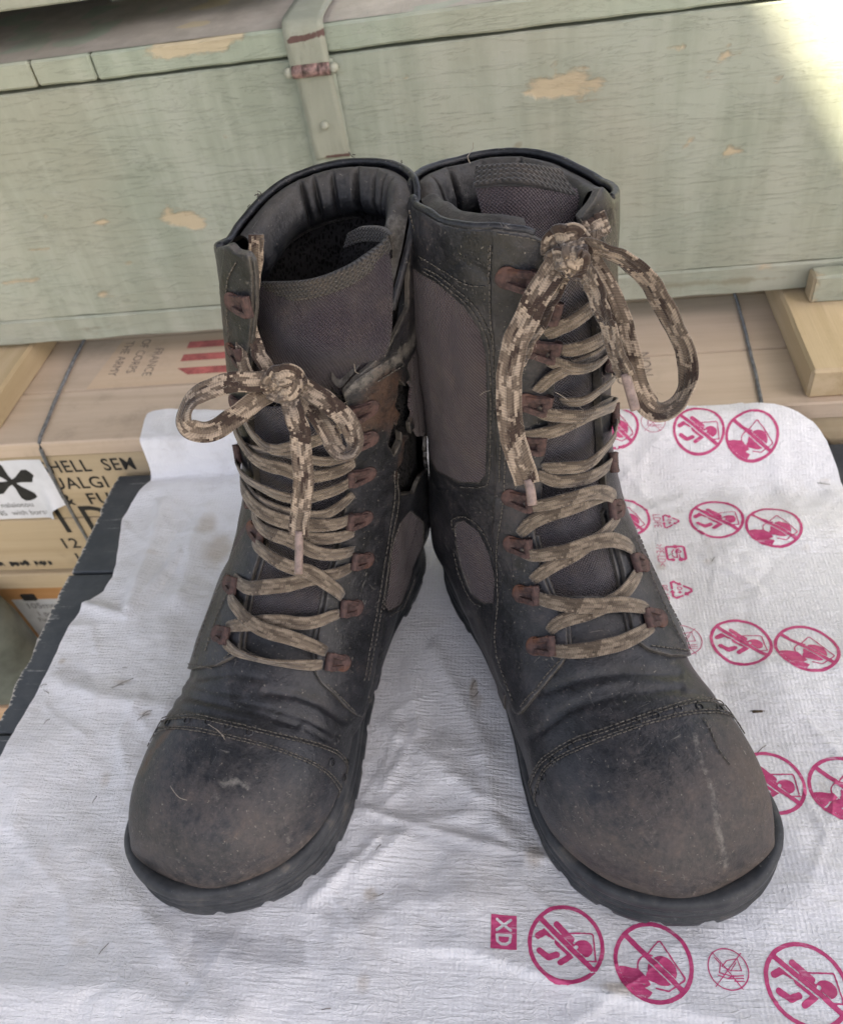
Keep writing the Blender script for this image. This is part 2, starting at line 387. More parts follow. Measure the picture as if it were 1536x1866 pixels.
def paint_mat(name, c1=(0.285, 0.318, 0.252), c2=(0.370, 0.398, 0.330), axis=0, markc=(0.20, 0.175, 0.11), markf=.55):
    'old green paint, flaking along the grain, bare wood in the chips'
    g = NG(name); sc = [34.0] * 3; sc[axis] = 4.2
    v = g.co(tuple(sc), rot=(0, 0.06, 0)); big = g.noise(7, None, 5, 0.6); med = g.noise(40, None, 5, 0.65)
    fl = g.noise(2.6, v, 7, 0.72, 0.9)
    vert = [14.0] * 3; vert[2] = 2.2; st = g.noise(3, g.co(tuple(vert)), 4, 0.6)
    col = g.mix(g.ramp(g.math('ADD', g.math('MULTIPLY', big, .7), g.math('MULTIPLY', st, 1.0)), 0.68, 1.02), c1, c2)
    col = g.mix(g.math('MULTIPLY', g.ramp(med, 0.5, 0.75), 0.35), col, (0.40, 0.42, 0.37))
    warm = g.ramp(g.noise(5, g.co(loc=(4, 2, 1)), 3), 0.45, 0.7); col = g.mix(g.math('MULTIPLY', warm, 0.35), col, (0.40, 0.37, 0.29))
    # flake outlines: steps where the stretched noise crosses levels
    lv = g.math('FRACT', g.math('MULTIPLY', fl, 4.0)); edge = g.ramp(lv, 0.0, 0.10)
    gate = g.ramp(g.noise(9, g.co(loc=(9, 1, 3)), 4), 0.50, 0.62)
    crk = g.math('MULTIPLY', g.math('SUBTRACT', 1.0, edge), gate)
    col = g.mix(g.math('MULTIPLY', crk, 0.13), col, (0.20, 0.21, 0.15))
    chip = g.ramp(g.math('ADD', g.attr('chip'), g.math('MULTIPLY', g.math('SUBTRACT', g.math('ADD', fl, med), 1.0), 1.0)), 0.42, 0.66)
    wood = g.mix(fl, (0.52, 0.38, 0.22), (0.62, 0.49, 0.32)); col = g.mix(g.math('MULTIPLY', chip, 0.62), col, wood)
    dk = g.ramp(g.math('ADD', g.attr('mark'), g.math('MULTIPLY', g.math('SUBTRACT', g.math('ADD', fl, med), 1.0), 0.9)), 0.45, 0.7)
    col = g.mix(g.math('MULTIPLY', dk, markf), col, markc)
    h = g.math('SUBTRACT', g.math('ADD', g.math('MULTIPLY', g.math('FLOOR', g.math('MULTIPLY', fl, 4.0)), 0.35), g.math('MULTIPLY', fl, 0.4)), chip)
    fine = [500.0] * 3; fine[axis] = 40.0
    b = g.bump(h, 0.0014, 0.65); b = g.bump(g.noise(1, g.co(tuple(fine)), 4, 0.7), 0.0004, 0.5, b); b = g.bump(g.noise(170, None, 5, 0.7), 0.0008, 0.45, b)
    return g.fin(col, 0.62, b, 0.35)

def sheet_mat():
    g = NG('white_woven_plastic'); sp = g.n('SeparateXYZ', {0: g.co(uv=True)})   # uv = p, q in metres
    k = 6.283 / 0.0026
    wa = g.math('SINE', g.math('ADD', g.math('MULTIPLY', sp.outputs[0], k), g.math('MULTIPLY', g.noise(60), 4.0)))
    wb = g.math('SINE', g.math('ADD', g.math('MULTIPLY', sp.outputs[1], k), g.math('MULTIPLY', g.noise(50), 4.0)))
    weave = g.math('ADD', wa, wb)
    yw = g.co(uv=True, scale=(1, 1, 1))
    crin = g.noise(1, g.n('Mapping', {'Vector': yw, 'Scale': (55, 330, 1)}).outputs[0], 5, 0.65, 0.8)     # fine crinkles running across
    crin2 = g.noise(1, g.n('Mapping', {'Vector': yw, 'Scale': (120, 160, 1), 'Rotation': (0, 0, 0.7)}).outputs[0], 5, 0.7, 1.2)
    big = g.noise(9, None, 5, 0.6); med = g.noise(45, None, 5, 0.65)
    col = g.mix(g.ramp(big, 0.35, 0.7), (0.85, 0.85, 0.865), (0.73, 0.725, 0.73))
    thin_shade = g.ramp(g.math('ADD', g.attr('thin_shade'), g.math('MULTIPLY', g.math('SUBTRACT', med, 0.5), 0.25)), 0.25, 0.8)  # see-through spots together with painted-in shade
    col = g.mix(g.math('MULTIPLY', thin_shade, 0.85), col, (0.40, 0.40, 0.42))
    stain = g.math('ADD', g.attr('stain'), g.math('MULTIPLY', g.math('SUBTRACT', med, 0.55), 0.9))
    col = g.mix(g.math('MULTIPLY', g.ramp(stain, 0.15, 0.9), 0.6), col, (0.46, 0.38, 0.28))
    sm = g.ramp(g.noise(20, g.co(loc=(3, 1, 0)), 7, 0.75), 0.50, 0.74); col = g.mix(g.math('MULTIPLY', sm, 0.42), col, (0.52, 0.49, 0.46))
    fleck = g.math('MULTIPLY', g.ramp(g.noise(300, None, 3), 0.68, 0.74), g.ramp(g.noise(16, g.co(loc=(1, 5, 0)), 3), 0.55, 0.65))
    col = g.mix(g.math('MULTIPLY', fleck, 0.6), col, (0.25, 0.22, 0.17))
    col = g.mix(g.math('MULTIPLY', g.ramp(weave, 0.4, 2.0), 0.10), col, (0.55, 0.55, 0.58))
    line = g.noise(1, g.n('Mapping', {'Vector': yw, 'Scale': (38, 250, 1), 'Rotation': (0, 0, .05)}).outputs[0], 3, 0.5, 0.5)
    ridge = g.math('SUBTRACT', 1.0, g.ramp(g.math('ABSOLUTE', g.math('SUBTRACT', line, 0.5)), 0.0, 0.035))
    l2 = g.noise(1, g.n('Mapping', {'Vector': yw, 'Scale': (42, 42, 1)}).outputs[0], 4, 0.55, 1.5)
    vein = g.math('MULTIPLY', g.math('SUBTRACT', 1.0, g.ramp(g.math('ABSOLUTE', g.math('SUBTRACT', l2, 0.5)), 0.0, 0.02)), g.ramp(g.noise(13, g.co(loc=(7, 7, 0)), 3), .45, .6))
    b = g.bump(weave, 0.00010, 0.45); b = g.bump(crin, 0.0020, 0.55, b); b = g.bump(crin2, 0.0010, 0.3, b); b = g.bump(g.math('ADD', ridge, g.math('MULTIPLY', vein, 1.5)), 0.00040, 0.5, b); b = g.bump(med, 0.003, 0.25, b)
    return g.fin(col, g.math('ADD', 0.27, g.math('MULTIPLY', med, 0.2)), b, 0.55)

def table_mat():
    g = NG('dark_grey_painted_plank'); fib = g.noise(1, g.co((12, 500, 500)), 4, 0.6); nz = g.noise(30, None, 6, 0.7); st = g.noise(1, g.co((40, 260, 50)), 3)
    col = g.mix(g.ramp(nz, 0.35, 0.7), (0.046, 0.054, 0.062), (0.075, 0.083, 0.09))
    scr = g.math('MULTIPLY', g.ramp(g.math('ADD', fib, g.math('MULTIPLY', st, 0.4)), 0.82, 0.92), g.ramp(nz, 0.45, 0.6))
    col = g.mix(g.math('MULTIPLY', scr, 0.7), col, (0.45, 0.44, 0.42))
    e = g.ramp(g.math('ADD', g.attr('edge'), g.math('MULTIPLY', g.math('SUBTRACT', g.noise(1, g.co((90, 420, 300)), 4, 0.7), 0.5), 1.5)), 0.75, 0.95)
    col = g.mix(e, col, (0.52, 0.49, 0.44))
    b = g.bump(fib, 0.0006, 0.6); return g.fin(col, 0.55, g.bump(nz, 0.001, 0.3, b), 0.4)

def liner_mat():
    g = NG('black_mesh_lining'); vo = g.n('TexVoronoi', {'Vector': g.co(uv=True), 'Scale': 420.0}, feature='DISTANCE_TO_EDGE').outputs[0]
    hole = g.ramp(vo, 0.10, 0.28)
    col = g.mix(hole, (0.024, 0.023, 0.024), (0.003, 0.003, 0.003))
    return g.fin(col, 0.85, g.bump(hole, -0.0012, 1.0), 0.2)

# ------------------------------------------------------------------ setting: ground, added bounce patch, unseen panels that shape the light
M_grass = simple_mat('grass_ground', (0.040, 0.047, 0.026), 0.9, 9, 0.6, 0.02)
M_bounce = simple_mat('pale_bounce', (0.30, 0.27, 0.22), 0.9, 30, 0.35, 0.01)
o = mesh_obj('bounce_ground', [(-9, -14, -0.744), (9, -14, -0.744), (9, -1.0, -0.744), (-9, -1.0, -0.744)], [(0, 1, 2, 3)], M_bounce, smooth=False)  # unseen pale ground added behind the camera to bounce warm light
tag(o, kind='structure')
o = mesh_obj('ground', [(-60, -60, -0.75), (60, -60, -0.75), (60, 60, -0.75), (-60, 60, -0.75)], [(0, 1, 2, 3)], M_grass, smooth=False)
tag(o, kind='structure')
def on_face(x, y, q):
    d = ray(x, y); C = CP @ E2; t = (q / 100 - C) / (d @ E2); return CP + t * d
A0, A1 = on_face(1418, -10, 65.4), on_face(1556, 240, 65.4)
T = 2.6
Ac, dd = (A0 + A1) / 2 + SUN_DIR * T, (A1 - A0) / np.linalg.norm(A1 - A0)
away = np.cross(SUN_DIR, dd); away /= np.linalg.norm(away)
if away @ (on_face(500, 600, 65.4) - A0) < 0: away = -away
slab = []
for dz in (0, 0.06):
    for a, b in ((-.75, 0), (1.25, 0), (1.25, 1.55), (-.75, 1.55)):
        slab.append(Ac + dd * a + away * b + SUN_DIR * dz)
M_blocker = simple_mat('grey_blocker', (0.35, 0.35, 0.34), 0.8)
o = mesh_obj('sun_blocker', slab, [(0, 1, 2, 3), (7, 6, 5, 4), (0, 4, 5, 1), (1, 5, 6, 2), (2, 6, 7, 3), (3, 7, 4, 0)], M_blocker, smooth=False)  # unseen panel added to keep the sun off all but the crate corner
tag(o, kind='structure')

cv = [(x, y, z) for z in (2.0, 2.05) for x, y in ((-1.5, -.55), (.95, -.55), (.95, 1.9), (-1.5, 1.9))]
o = mesh_obj('overhead_blocker', cv, [(3, 2, 1, 0), (4, 5, 6, 7), (0, 1, 5, 4), (1, 2, 6, 5), (2, 3, 7, 6), (3, 0, 4, 7)], simple_mat('dark_blocker', (0.10, 0.10, 0.09), 0.9), smooth=False)  # unseen panel added overhead to deepen the shade between the boots
tag(o, kind='structure')

def board(name, p0, p1, q0, q1, z0, z1, mat, parent=None, res=0, bev=0.12, attrf=None, rough_ends=0.0, wob=0.0):
    'sawn board in the crate frame (cm) with eased edges; res>0 subdivides the faces (cm)'
    def ax(a, b):
        n = max(2, int(round((b - a) / res)) + 1) if res else 2
        r = np.linspace(a + bev, b - bev, n); return np.r_[a, r, b]
    xs, ys, zs = ax(p0, p1), ax(q0, q1), ax(z0, z1)
    S = {}; V = []; F = []
    lo = np.array([p0, q0, z0]); hi = np.array([p1, q1, z1])
    def vid(x, y, z):
        c = np.array([x, y, z]); k = (round(x, 3), round(y, 3), round(z, 3))
        if k not in S:
            S[k] = len(V); e = (np.abs(c - lo) < 1e-6) | (np.abs(c - hi) < 1e-6)
            if e.sum() >= 2:                        # pull true edges in: a small chamfer
                s_ = np.where(np.abs(c - lo) < 1e-6, 1, -1) * e; c = c + s_ * bev * (0.55 if e.sum() == 2 else 0.65)
            V.append(c)
        return S[k]
    def face(fn, A, B, flip):
        for i in range(len(A) - 1):
            for j in range(len(B) - 1):
                q = [vid(*fn(A[i], B[j])), vid(*fn(A[i + 1], B[j])), vid(*fn(A[i + 1], B[j + 1])), vid(*fn(A[i], B[j + 1]))]
                F.append(q[::-1] if flip else q)
    face(lambda a, b: (a, q0, b), xs, zs, False); face(lambda a, b: (a, q1, b), xs, zs, True)
    face(lambda a, b: (a, b, z1), xs, ys, False); face(lambda a, b: (a, b, z0), xs, ys, True)
    face(lambda a, b: (p0, a, b), ys, zs, True); face(lambda a, b: (p1, a, b), ys, zs, False)
    V = np.array(V)
    att = attrf(V) if attrf else {}
    if rough_ends:
        e = np.abs(V[:, 0] - p0) < bev * 1.2
        V[e, 0] += (1.3 * vnoise(V[e, 1] * .55 + 3, V[e, 2] * .4) + .7 * vnoise(V[e, 1] * 1.7, V[e, 2] * 1.0) + .5 * vnoise(V[e, 1] * 3.4 + 9, V[e, 2] * 3)) * rough_ends
    if wob:
        n1 = fbm(V[:, 0] * 0.35 + p0, V[:, 1] * 0.35 + V[:, 2] * 0.5, 3); V[:, 2] += n1 * wob * ((V[:, 2] > z1 - bev * 1.1) * 1.0 - (V[:, 2] < z0 + bev * 1.1) * 1.0); V[:, 1] += n1 * wob * (V[:, 1] < q0 + bev * 1.1) * -0.6
    return mesh_obj(name, PQ(V[:, 0], V[:, 1], V[:, 2]) if parent is None or not parent.get('pqframe') else V / 100, F, mat, parent, attrs=att, smooth=False)

RQ = Matrix(((E1[0], E2[0], 0, 0), (E1[1], E2[1], 0, 0), (0, 0, 1, 0), (0, 0, 0, 1)))
def pq_empty(name):
    o = empty(name, mat=RQ); o['pqframe'] = 1; return o

def blobs(V, L, ax=(0, 2)):
    'soft patches: each (a, b, ra, rb, amount) in the face plane, cm'
    r = np.zeros(len(V))
    for a, b, ra, rb, amt in L:
        d = np.sqrt(((V[:, ax[0]] - a) / ra) ** 2 + ((V[:, ax[1]] - b) / rb) ** 2); r = np.maximum(r, amt * np.clip(1.5 - d, 0, 1))
    return r

# ------------------------------------------------------------------ table
M_table = table_mat()
table = pq_empty('table')
tag(table, 'dark grey painted plank table top with splintered pale left edge under the sheet', 'table')
edges = [-14, 0.5, 13.2, 26.6, 41.3, 53.2]
for k in range(5):
    a, b = edges[k] + 0.12, edges[k + 1] - 0.12
    board('plank', -39.0, 62, a, b, -2.6, 0 - 0.05 * (k % 2), M_table, table, res=0.0 if k < 1 else 0.5, bev=0.1, rough_ends=0.35,
          attrf=lambda V: {'edge': np.exp(-(V[:, 0] + 39) / 0.55) * 1.05})
for p in (-33, 56):
    for q in (-10, 47): board('leg', p, p + 6, q, q + 5, -74.8, -2.65, M_table, table)
board('apron', -32, 55, -9, -6.5, -11, -2.65, M_table, table); board('apron', -32, 55, 46, 46.9, -11, -2.65, M_table, table)

# ------------------------------------------------------------------ pine crate behind the table
M_pine = wood_mat('pale_pine', (0.49, 0.385, 0.285), (0.60, 0.485, 0.37), 0)
M_pine2 = wood_mat('pine_batten', (0.44, 0.335, 0.195), (0.57, 0.45, 0.29), 1)
M_pinef = wood_mat('pine_front', (0.41, 0.325, 0.205), (0.50, 0.405, 0.27), 0)
M_black = simple_mat('black_stencil_paint', (0.018, 0.018, 0.018), 0.7, 120, 0.4, 0.0)
M_faint = simple_mat('faded_stencil_paint', (0.215, 0.175, 0.145), 0.8, 160, 0.35, 0.0)
M_redst = simple_mat('faded_red_paint', (0.42, 0.115, 0.10), 0.8, 90, 0.3, 0.0)
M_paper = simple_mat('white_paper_label', (0.66, 0.68, 0.72), 0.5, 40, 0.06, 0.0003)
M_wire = simple_mat('grey_steel_wire', (0.16, 0.165, 0.17), 0.45, 200, 0.4, 0.0003)
crate = pq_empty('wooden_crate')
tag(crate, 'pale unpainted pine crate with black stencilled letters between the table and the green crate', 'crate')
qs = [53.5, 61.2, 70.0, 80, 92]
for a, b in zip(qs[:-1], qs[1:]):
    board('top_board', -75, 62, a + (0.06 if a > 53.5 else 0), b - 0.06, 2.35, 4.0, M_pine, crate, bev=0.12, res=2.0,
          attrf=lambda V: {'mark': blobs(V, [(-39.4, 55.0, 0.75, 0.38, .9), (24.3, 60.5, .25, .25, 1), (-43.4, 55.3, .2, .15, .9), (19.2, 64.1, 0.25, 0.4, .7)], (0, 1))})
for a, b in ((-6.0, 2.28), (-13.8, -6.12)):
    board('front_board', -74, 61, 53.75, 55.5, a, b, M_pinef, crate, bev=0.1, res=1.2, attrf=lambda V: {'mark': blobs(V, [(22.7, -1.0, 1.0, 1.15, 1.2), (25.6, -4.5, 1.7, .75, 1.2)])})
board('batten', -74, 61, 53.2, 56, -16.3, -13.9, M_pinef, crate, bev=0.15)
board('side_board', 59.2, 60.9, 55.6, 90, -13.8, 2.28, M_pinef, crate); board('side_board', -73.9, -72.2, 55.6, 90, -13.8, 2.28, M_pinef, crate)
board('batten', -62, -49.9, 55.6, 92, 4.0, 6.6, M_pine2, crate, bev=0.25, wob=0.15, res=3); board('batten', 20.9, 32, 54.1, 92, 4.0, 6.7, M_pine2, crate, bev=0.25, wob=0.15, res=3)
def wire(name, pts, r, mat, parent):
    s = Soup(); P = catmull(np.array(pts) / 100, 60); P = P + np.c_[fbm(np.arange(60) * .3, np.zeros(60)), fbm(np.arange(60) * .3, np.ones(60) * 9), np.zeros(60)] * 0.0006
    tube(s, P, r / 100, 8); return s.build(name, mat, parent)
wire('wire_band', [(-47.2, 75, 4.15), (-46.6, 66, 4.25), (-45.3, 55, 4.2), (-45.1, 53.5, 4.0), (-45.3, 53.35, 2.6), (-46.0, 53.6, -2), (-46.3, 53.62, -9), (-46.4, 53.3, -13.5), (-46.4, 53.0, -15.4)], 0.17, M_wire, crate)
wire('wire_band', [(18.4, 75, 4.12), (18.1, 64, 4.15), (17.5, 54.5, 4.15), (17.4, 53.45, 4.0), (17.4, 53.3, 2.6), (17.4, 53.6, -4), (17.4, 53.6, -13)], 0.15, M_wire, crate)

def text_shape(body, size=1.0, sx=1.0, spacing=1.0, shear=0.0, bold=0.0):
    cu = bpy.data.curves.new('lettering', 'FONT'); cu.body = body; cu.size = size; cu.space_character = spacing; cu.shear = shear; cu.offset = bold; cu.resolution_u = 3
    ob = bpy.data.objects.new('lettering', cu); COL.objects.link(ob)
    dg = bpy.context.evaluated_depsgraph_get(); me = bpy.data.meshes.new_from_object(ob.evaluated_get(dg))
    V = np.array([v.co[:] for v in me.vertices]).reshape(-1, 3)[:, :2]; F = [tuple(p.vertices) for p in me.polygons]
    bpy.data.objects.remove(ob); bpy.data.curves.remove(cu); bpy.data.meshes.remove(me)
    V[:, 0] *= sx; return V, F
def lettering(name, body, fn, mat, parent, size, **k):
    V, F = text_shape(body, size, **k)
    return mesh_obj(name, fn(V), F, mat, parent, smooth=False)
def on_front(p0, z0, q=53.72, sh=0.0): return lambda V: np.c_[(p0 + V[:, 0] + sh * V[:, 1]) / 100, np.full(len(V), q / 100), (z0 + V[:, 1]) / 100]
for body, p, z, s, k in (('SHELL  SEM', -46.75, 0.15, 2.1, dict(sx=.86)), ('QUALGI', -48.2, -2.0, 2.1, dict(sx=.92)), ('&  FU', -46.6, -4.15, 2.1, dict(sx=1.0)), ('1', -48.9, -8.0, 5.2, dict(sx=.86, bold=.06)), ('D', -45.6, -8.0, 5.2, dict(sx=.86, bold=.06)), ('12', -49.7, -10.4, 2.1, dict(sx=1.0)), ('12', -49.2, -12.7, 2.1, dict(sx=1.0))):
    lettering('stencil_lettering', body, on_front(p, z), M_black, crate, s, spacing=1.08, bold=k.pop('bold', .03), **k)
s = Soup()
for a, b in ((-58.6, -57.6), (-56.9, -55.8), (-55.7, -54.6), (-54.0, -53.6), (-53.5, -52.6), (-52.4, -52.0)):
    n = 7; x = np.linspace(a, b, n); up = -12.35 + 0.12 * rng.standard_normal(n); dn = -12.95 + 0.15 * rng.standard_normal(n)
    V = np.r_[np.c_[x, np.full(n, 53.72), dn], np.c_[x, np.full(n, 53.72), up]] / 100
    s.add(V, [(i, i + 1, n + i + 1, n + i) for i in range(n - 1)])
s.build('stencil_lettering', M_black, crate, smooth=False)
on_top = lambda p0, q0, z=4.02: (lambda V: np.c_[(p0 + V[:, 1]) / 100, (q0 - V[:, 0]) / 100, np.full(len(V), z / 100)])
for body, p, q in (('FRANCE', -38.3, 67.6), ('OF CORPS', -40.2, 69.4), ('THE ARMY', -42.0, 69.2)):
    lettering('faded_lettering', body, on_top(p, q, 4.035), M_faint, crate, 1.35, sx=.93)
on_top_up = lambda p0, q0: (lambda V: np.c_[(p0 - V[:, 1]) / 100, (q0 + V[:, 0]) / 100, np.full(len(V), 0.04025)])
lettering('faded_lettering', 'NON', on_top_up(9.6, 58.2), M_faint, crate, 1.5)
lettering('faded_lettering', 'G', on_top_up(7.6, 57.2), M_faint, crate, 1.5)
M_pale = wood_mat('paler_stencil_ground', (0.56, 0.415, 0.275), (0.63, 0.49, 0.35), 0)
mesh_obj('pale_painted_panel', np.array([(-43.5, 61.3, 4.018), (-24, 61.3, 4.018), (-24, 69.8, 4.018), (-42.5, 69.8, 4.018)]) / 100, [(0, 1, 2, 3)], M_pale, crate, smooth=False)
for q0, c in ((62.7, 1), (65.0, 0), (67.2, 0)):
    mesh_obj('red_stripe', np.array([(-34.9 + 1.4 * c, q0, 4.035), (-24, q0, 4.035), (-24, q0 + 1.15, 4.035), (-34.9, q0 + 1.15, 4.035)]) / 100, [(0, 1, 2, 3)], M_redst, crate, smooth=False)
# white label with a black four-bladed emblem, its corner curling
def lab(u, v):   # label sheet: u along, v up
    return np.stack([u, 53.66 - 0.25 * sstep(-47.4, -46, u) * sstep(-3.0, -6.0, v) * 4 - 0.03, v], -1)
n = 26; uu = np.linspace(-57, -46.15, n); g_v = np.linspace(0, 1, n); Vl = []
for vv in g_v:
    lowz = -5.75 + 1.9 * sstep(-48.2, -47.2, uu); z = lowz + (1.95 + 0.05 * np.sin(uu) - lowz) * vv
    curl = 0.9 * sstep(-49.0, -47.4, uu) * (1 - vv) ** 3 * (1 - sstep(-47.0, -46.2, uu) * .7)
    Vl.append(np.stack([uu, 53.70 - curl - 0.02, z], -1))
Vl = np.array(Vl)
mesh_obj('paper_label', Vl.reshape(-1, 3) / 100, [tuple(q) for q in grid_faces(n, n)], M_paper, crate)
s = Soup()
for ang in (20, 112, 200, 290):
    a = math.radians(ang); out = []
    for r, wd in ((0.15, -0.28), (0.9, -0.42), (2.3, -1.0), (2.85, -0.85), (3.0, -0.35), (3.0, 0.35), (2.85, 0.85), (2.3, 1.0), (0.9, 0.42), (0.15, 0.28)):
        out.append((-50.35 + (r * math.cos(a) - wd * math.sin(a)) * .92, 53.66, -0.75 + (r * math.sin(a) + wd * math.cos(a)) * 0.86))
    s.add(np.array(out) / 100, [tuple(range(10))])
s.add(np.array([(-50.35 + .42 * math.cos(t), 53.655, -.75 + .42 * math.sin(t)) for t in np.linspace(0, 6.28, 12, endpoint=False)]) / 100, [tuple(range(12))])
s.build('emblem', M_black, crate, smooth=False)
for body, p, z in (('su nalaiotou', -54.3, -4.1), ('TENS  with burst', -55.3, -5.2)):
    lettering('printed_lettering', body, on_front(p, z, 53.64), M_faint if False else M_wire, crate, 0.95)

# ------------------------------------------------------------------ orange crate under it, with a printed label
M_orange = wood_mat('orange_pine', (0.36, 0.19, 0.075), (0.47, 0.27, 0.12), 0)
lower = pq_empty('wooden_crate'); tag(lower, 'orange brown wooden crate with a white printed label under the pale pine crate', 'crate')
board('front_board', -61.5, 61, 54.2, 56, -30, -19.0, M_orange, lower); board('front_board', -61.5, 61, 54.2, 56, -45, -30.2, M_orange, lower)
board('top_rail', -61.5, 61, 53.75, 56, -18.9, -16.4, M_orange, lower); board('side_board', -61.5, -59.5, 56.05, 91, -45, -16.4, M_orange, lower); board('side_board', 59, 61, 56.05, 91, -45, -16.4, M_orange, lower)
for p in (-58, -4, 55): board('foot', p, p + 5, 54.4, 90, -74.9, -45.05, M_orange, lower)
M_label2 = simple_mat('grey_white_label', (0.50, 0.53, 0.56), 0.55, 60, 0.08, 0.0002)
mesh_obj('paper_label', np.array([(-60.4, 54.15, -26.2), (-49, 54.15, -26.2), (-49, 54.15, -18.6), (-60.4, 54.15, -19.3)]) / 100, [(0, 1, 2, 3)], M_label2, lower, smooth=False)
for body, p, z, sz in (('105mm HE M1', -59.2, -20.9, 1.35), ('1 pcs', -58.6, -22.3, 1.15), ('Fuse mm MTSQ', -58.9, -23.4, 1.0), ('UN', -57.6, -25.8, 2.6)):
    lettering('printed_lettering', body, on_front(p, z, 54.12), M_wire, lower, sz, bold=0.02)
board('knot_block', -58.4, -56.7, 53.6, 53.74, -18.9, -17.8, M_black, lower)

# things on the ground at the left
M_tan = wood_mat('tan_board', (0.46, 0.30, 0.18), (0.56, 0.39, 0.25), 2)
blk = pq_empty('wooden_block'); tag(blk, 'tan sawn wooden block standing on the grass left of the table', 'wooden block')
board('body', -66.5, -50, 44.5, 53.0, -74.8, -29.0, M_tan, blk, bev=0.4); board('cap_board', -67.0, -49.5, 44.2, 53.4, -28.95, -26.6, M_tan, blk, bev=0.3)
M_gg = simple_mat('grey_green_enamel', (0.12, 0.135, 0.12), 0.45, 25, 0.3, 0.001)
s = Soup(); prof = [(0, -26.55), (3.7, -26.55), (4.1, -26.0), (4.2, -24), (4.2, -18), (3.9, -15.6), (3.0, -14.4), (1.5, -13.9), (1.5, -12.4), (0, -12.2)]
k = 28; V = np.array([[(-60.9 + r * math.cos(a), 48.6 + r * math.sin(a), z) for a in np.linspace(0, 2 * np.pi, k, endpoint=False)] for r, z in prof]) / 100
s.add(V, [tuple(q) for q in grid_faces(len(prof), k, True)])
can = s.build('metal_canister', M_gg); can.matrix_world = RQ; tag(can, 'grey green rounded metal canister at the left edge standing on the tan block', 'canister')

# ------------------------------------------------------------------ green crate with hasp, and the crate on top of it
M_green = paint_mat('flaking_green_paint'); M_green2 = paint_mat('flaking_green_paint_end_grain', (0.30, 0.345, 0.27), (0.375, 0.42, 0.335), 0)
M_lidtop = paint_mat('worn_lid_paint', (0.37, 0.335, 0.29), (0.46, 0.42, 0.37), 1)
green = pq_empty('ammunition_crate'); tag(green, 'large green painted wooden crate with flaking paint and a rusty hasp behind the boots', 'crate')
def face_attr(V):
    chips = [(-9.5, 27.4, .8, .4, .4), (-24, 24.5, 1.2, .3, .38), (-33, 25.2, .7, .3, .42), (-45, 22.2, 1.6, .4, .42), (-40, 11.5, 1.5, .4, .5), (-31, 12.2, 2.0, .5, .42), (10.6, 27.2, .9, .4, .42), (0.5, 22.8, 1.0, .3, .36), (7.8, 20.8, 1.3, .3, .4), (17.6, 24.6, .7, .3, .5), (20.5, 14, 1.2, .4, .42), (12, 14.5, 1.4, .35, .4), (-30, 18.6, 2.2, 1.0, .55), (-28.8, 17.6, 1.4, .9, .6), (-44.5, 16.5, 2.2, .5, .5), (-37, 18.3, 1.3, .5, .52), (-47.3, 13.5, 2.6, .5, .5), (2.2, 25.6, 3.0, 1.1, .66), (4.5, 25.0, 1.6, .9, .55),
             (1.8, 27.6, .6, .35, .7), (7.3, 28.0, .5, .35, .6), (5.6, 23.8, 1.0, .3, .6), (14.2, 26.5, 1.0, 1.1, .5), (18.4, 22.0, .55, .5, .75), (12.2, 20.4, .35, .35, .7), (14.8, 19.6, .3, .3, .75), (16, 19.5, .5, .2, .6), (-1.0, 12.5, .7, .4, .5), (5.7, 17.4, .9, .5, .45), (-17.6, 23.6, .3, .4, .6), (-36, 14.8, 1.2, .5, .5), (-42, 19.3, .8, .6, .5), (-9, 16, .8, .4, .4), (10, 23.5, 1.2, .6, .42), (12.5, 25.0, 1.5, .5, .46)]
    mk = [(-12.3, 24.8, .9, 1.0, .5), (-11.5, 24.6, .15, .5, .9), (4, 26.5, .6, .9, .45), (-1, 21.3, .6, .4, .6), (-38, 28.3, .5, .7, .5), (-26, 27.5, 1.6, .5, .35), (9.2, 24, .3, .6, .3)]
    return {'chip': blobs(V, [(a, b, c, d, e + .14) for a, b, c, d, e in chips]), 'mark': blobs(V, mk)}
board('front_board', -76, 60, 65.4, 67.4, 9.62, 29.45, M_green, green, res=1.0, bev=0.12, attrf=face_attr, wob=0.10)
board('base_board', -76, 60, 65.28, 67.4, 7.0, 9.58, M_green, green, res=1.2, bev=0.18, wob=0.12, attrf=lambda V: {'mark': blobs(V, [(-43, 8.0, 3.2, .8, .62), (-20, 7.6, 2, .5, .5), (14.5, 8.3, 6.5, .7, .66), (6, 7.8, 3, .5, .5), (-5, 8, 2, .6, .5)]), 'chip': blobs(V, [(20, 9.5, 2, .3, .5), (-30, 9.5, 2, .3, .45)])})
board('side_board', -76, -74, 67.45, 108, 7, 29.45, M_green, green); board('side_board', 58, 60, 67.45, 108, 7, 29.45, M_green, green)
board('base_batten', 21.6, 40, 64.6, 90, 6.72, 7.9, M_green, green, bev=.2) if False else board('base_batten', 22.8, 40, 63.4, 65.2, 6.72, 9.2, M_green, green, bev=.2, res=1.5, attrf=lambda V: {'chip': np.exp(-np.abs(V[:, 0] - 22.8) / .4) * .9})
def lid_attr(V):
    return {'chip': blobs(V, [(-24.5, 31.4, 3.4, .42, 1.0), (-26.6, 30.9, .8, .8, 1.0), (-21.5, 31.5, 1.6, .25, .9)]), 'mark': blobs(V, [(-37.4, 30.5, .12, 2, .8), (-38, 31.4, .5, .3, .6)])}
seams = [-76, -50.5, -37.4, -32.45, 60.2]
for a, b in zip(seams[:-1], seams[1:]):
    board('lid_board', a + 0.05, b - 0.05, 65.25, 108, 29.72, 31.55, M_green2, green, res=1.3, bev=0.16, wob=0.10, attrf=lid_attr)
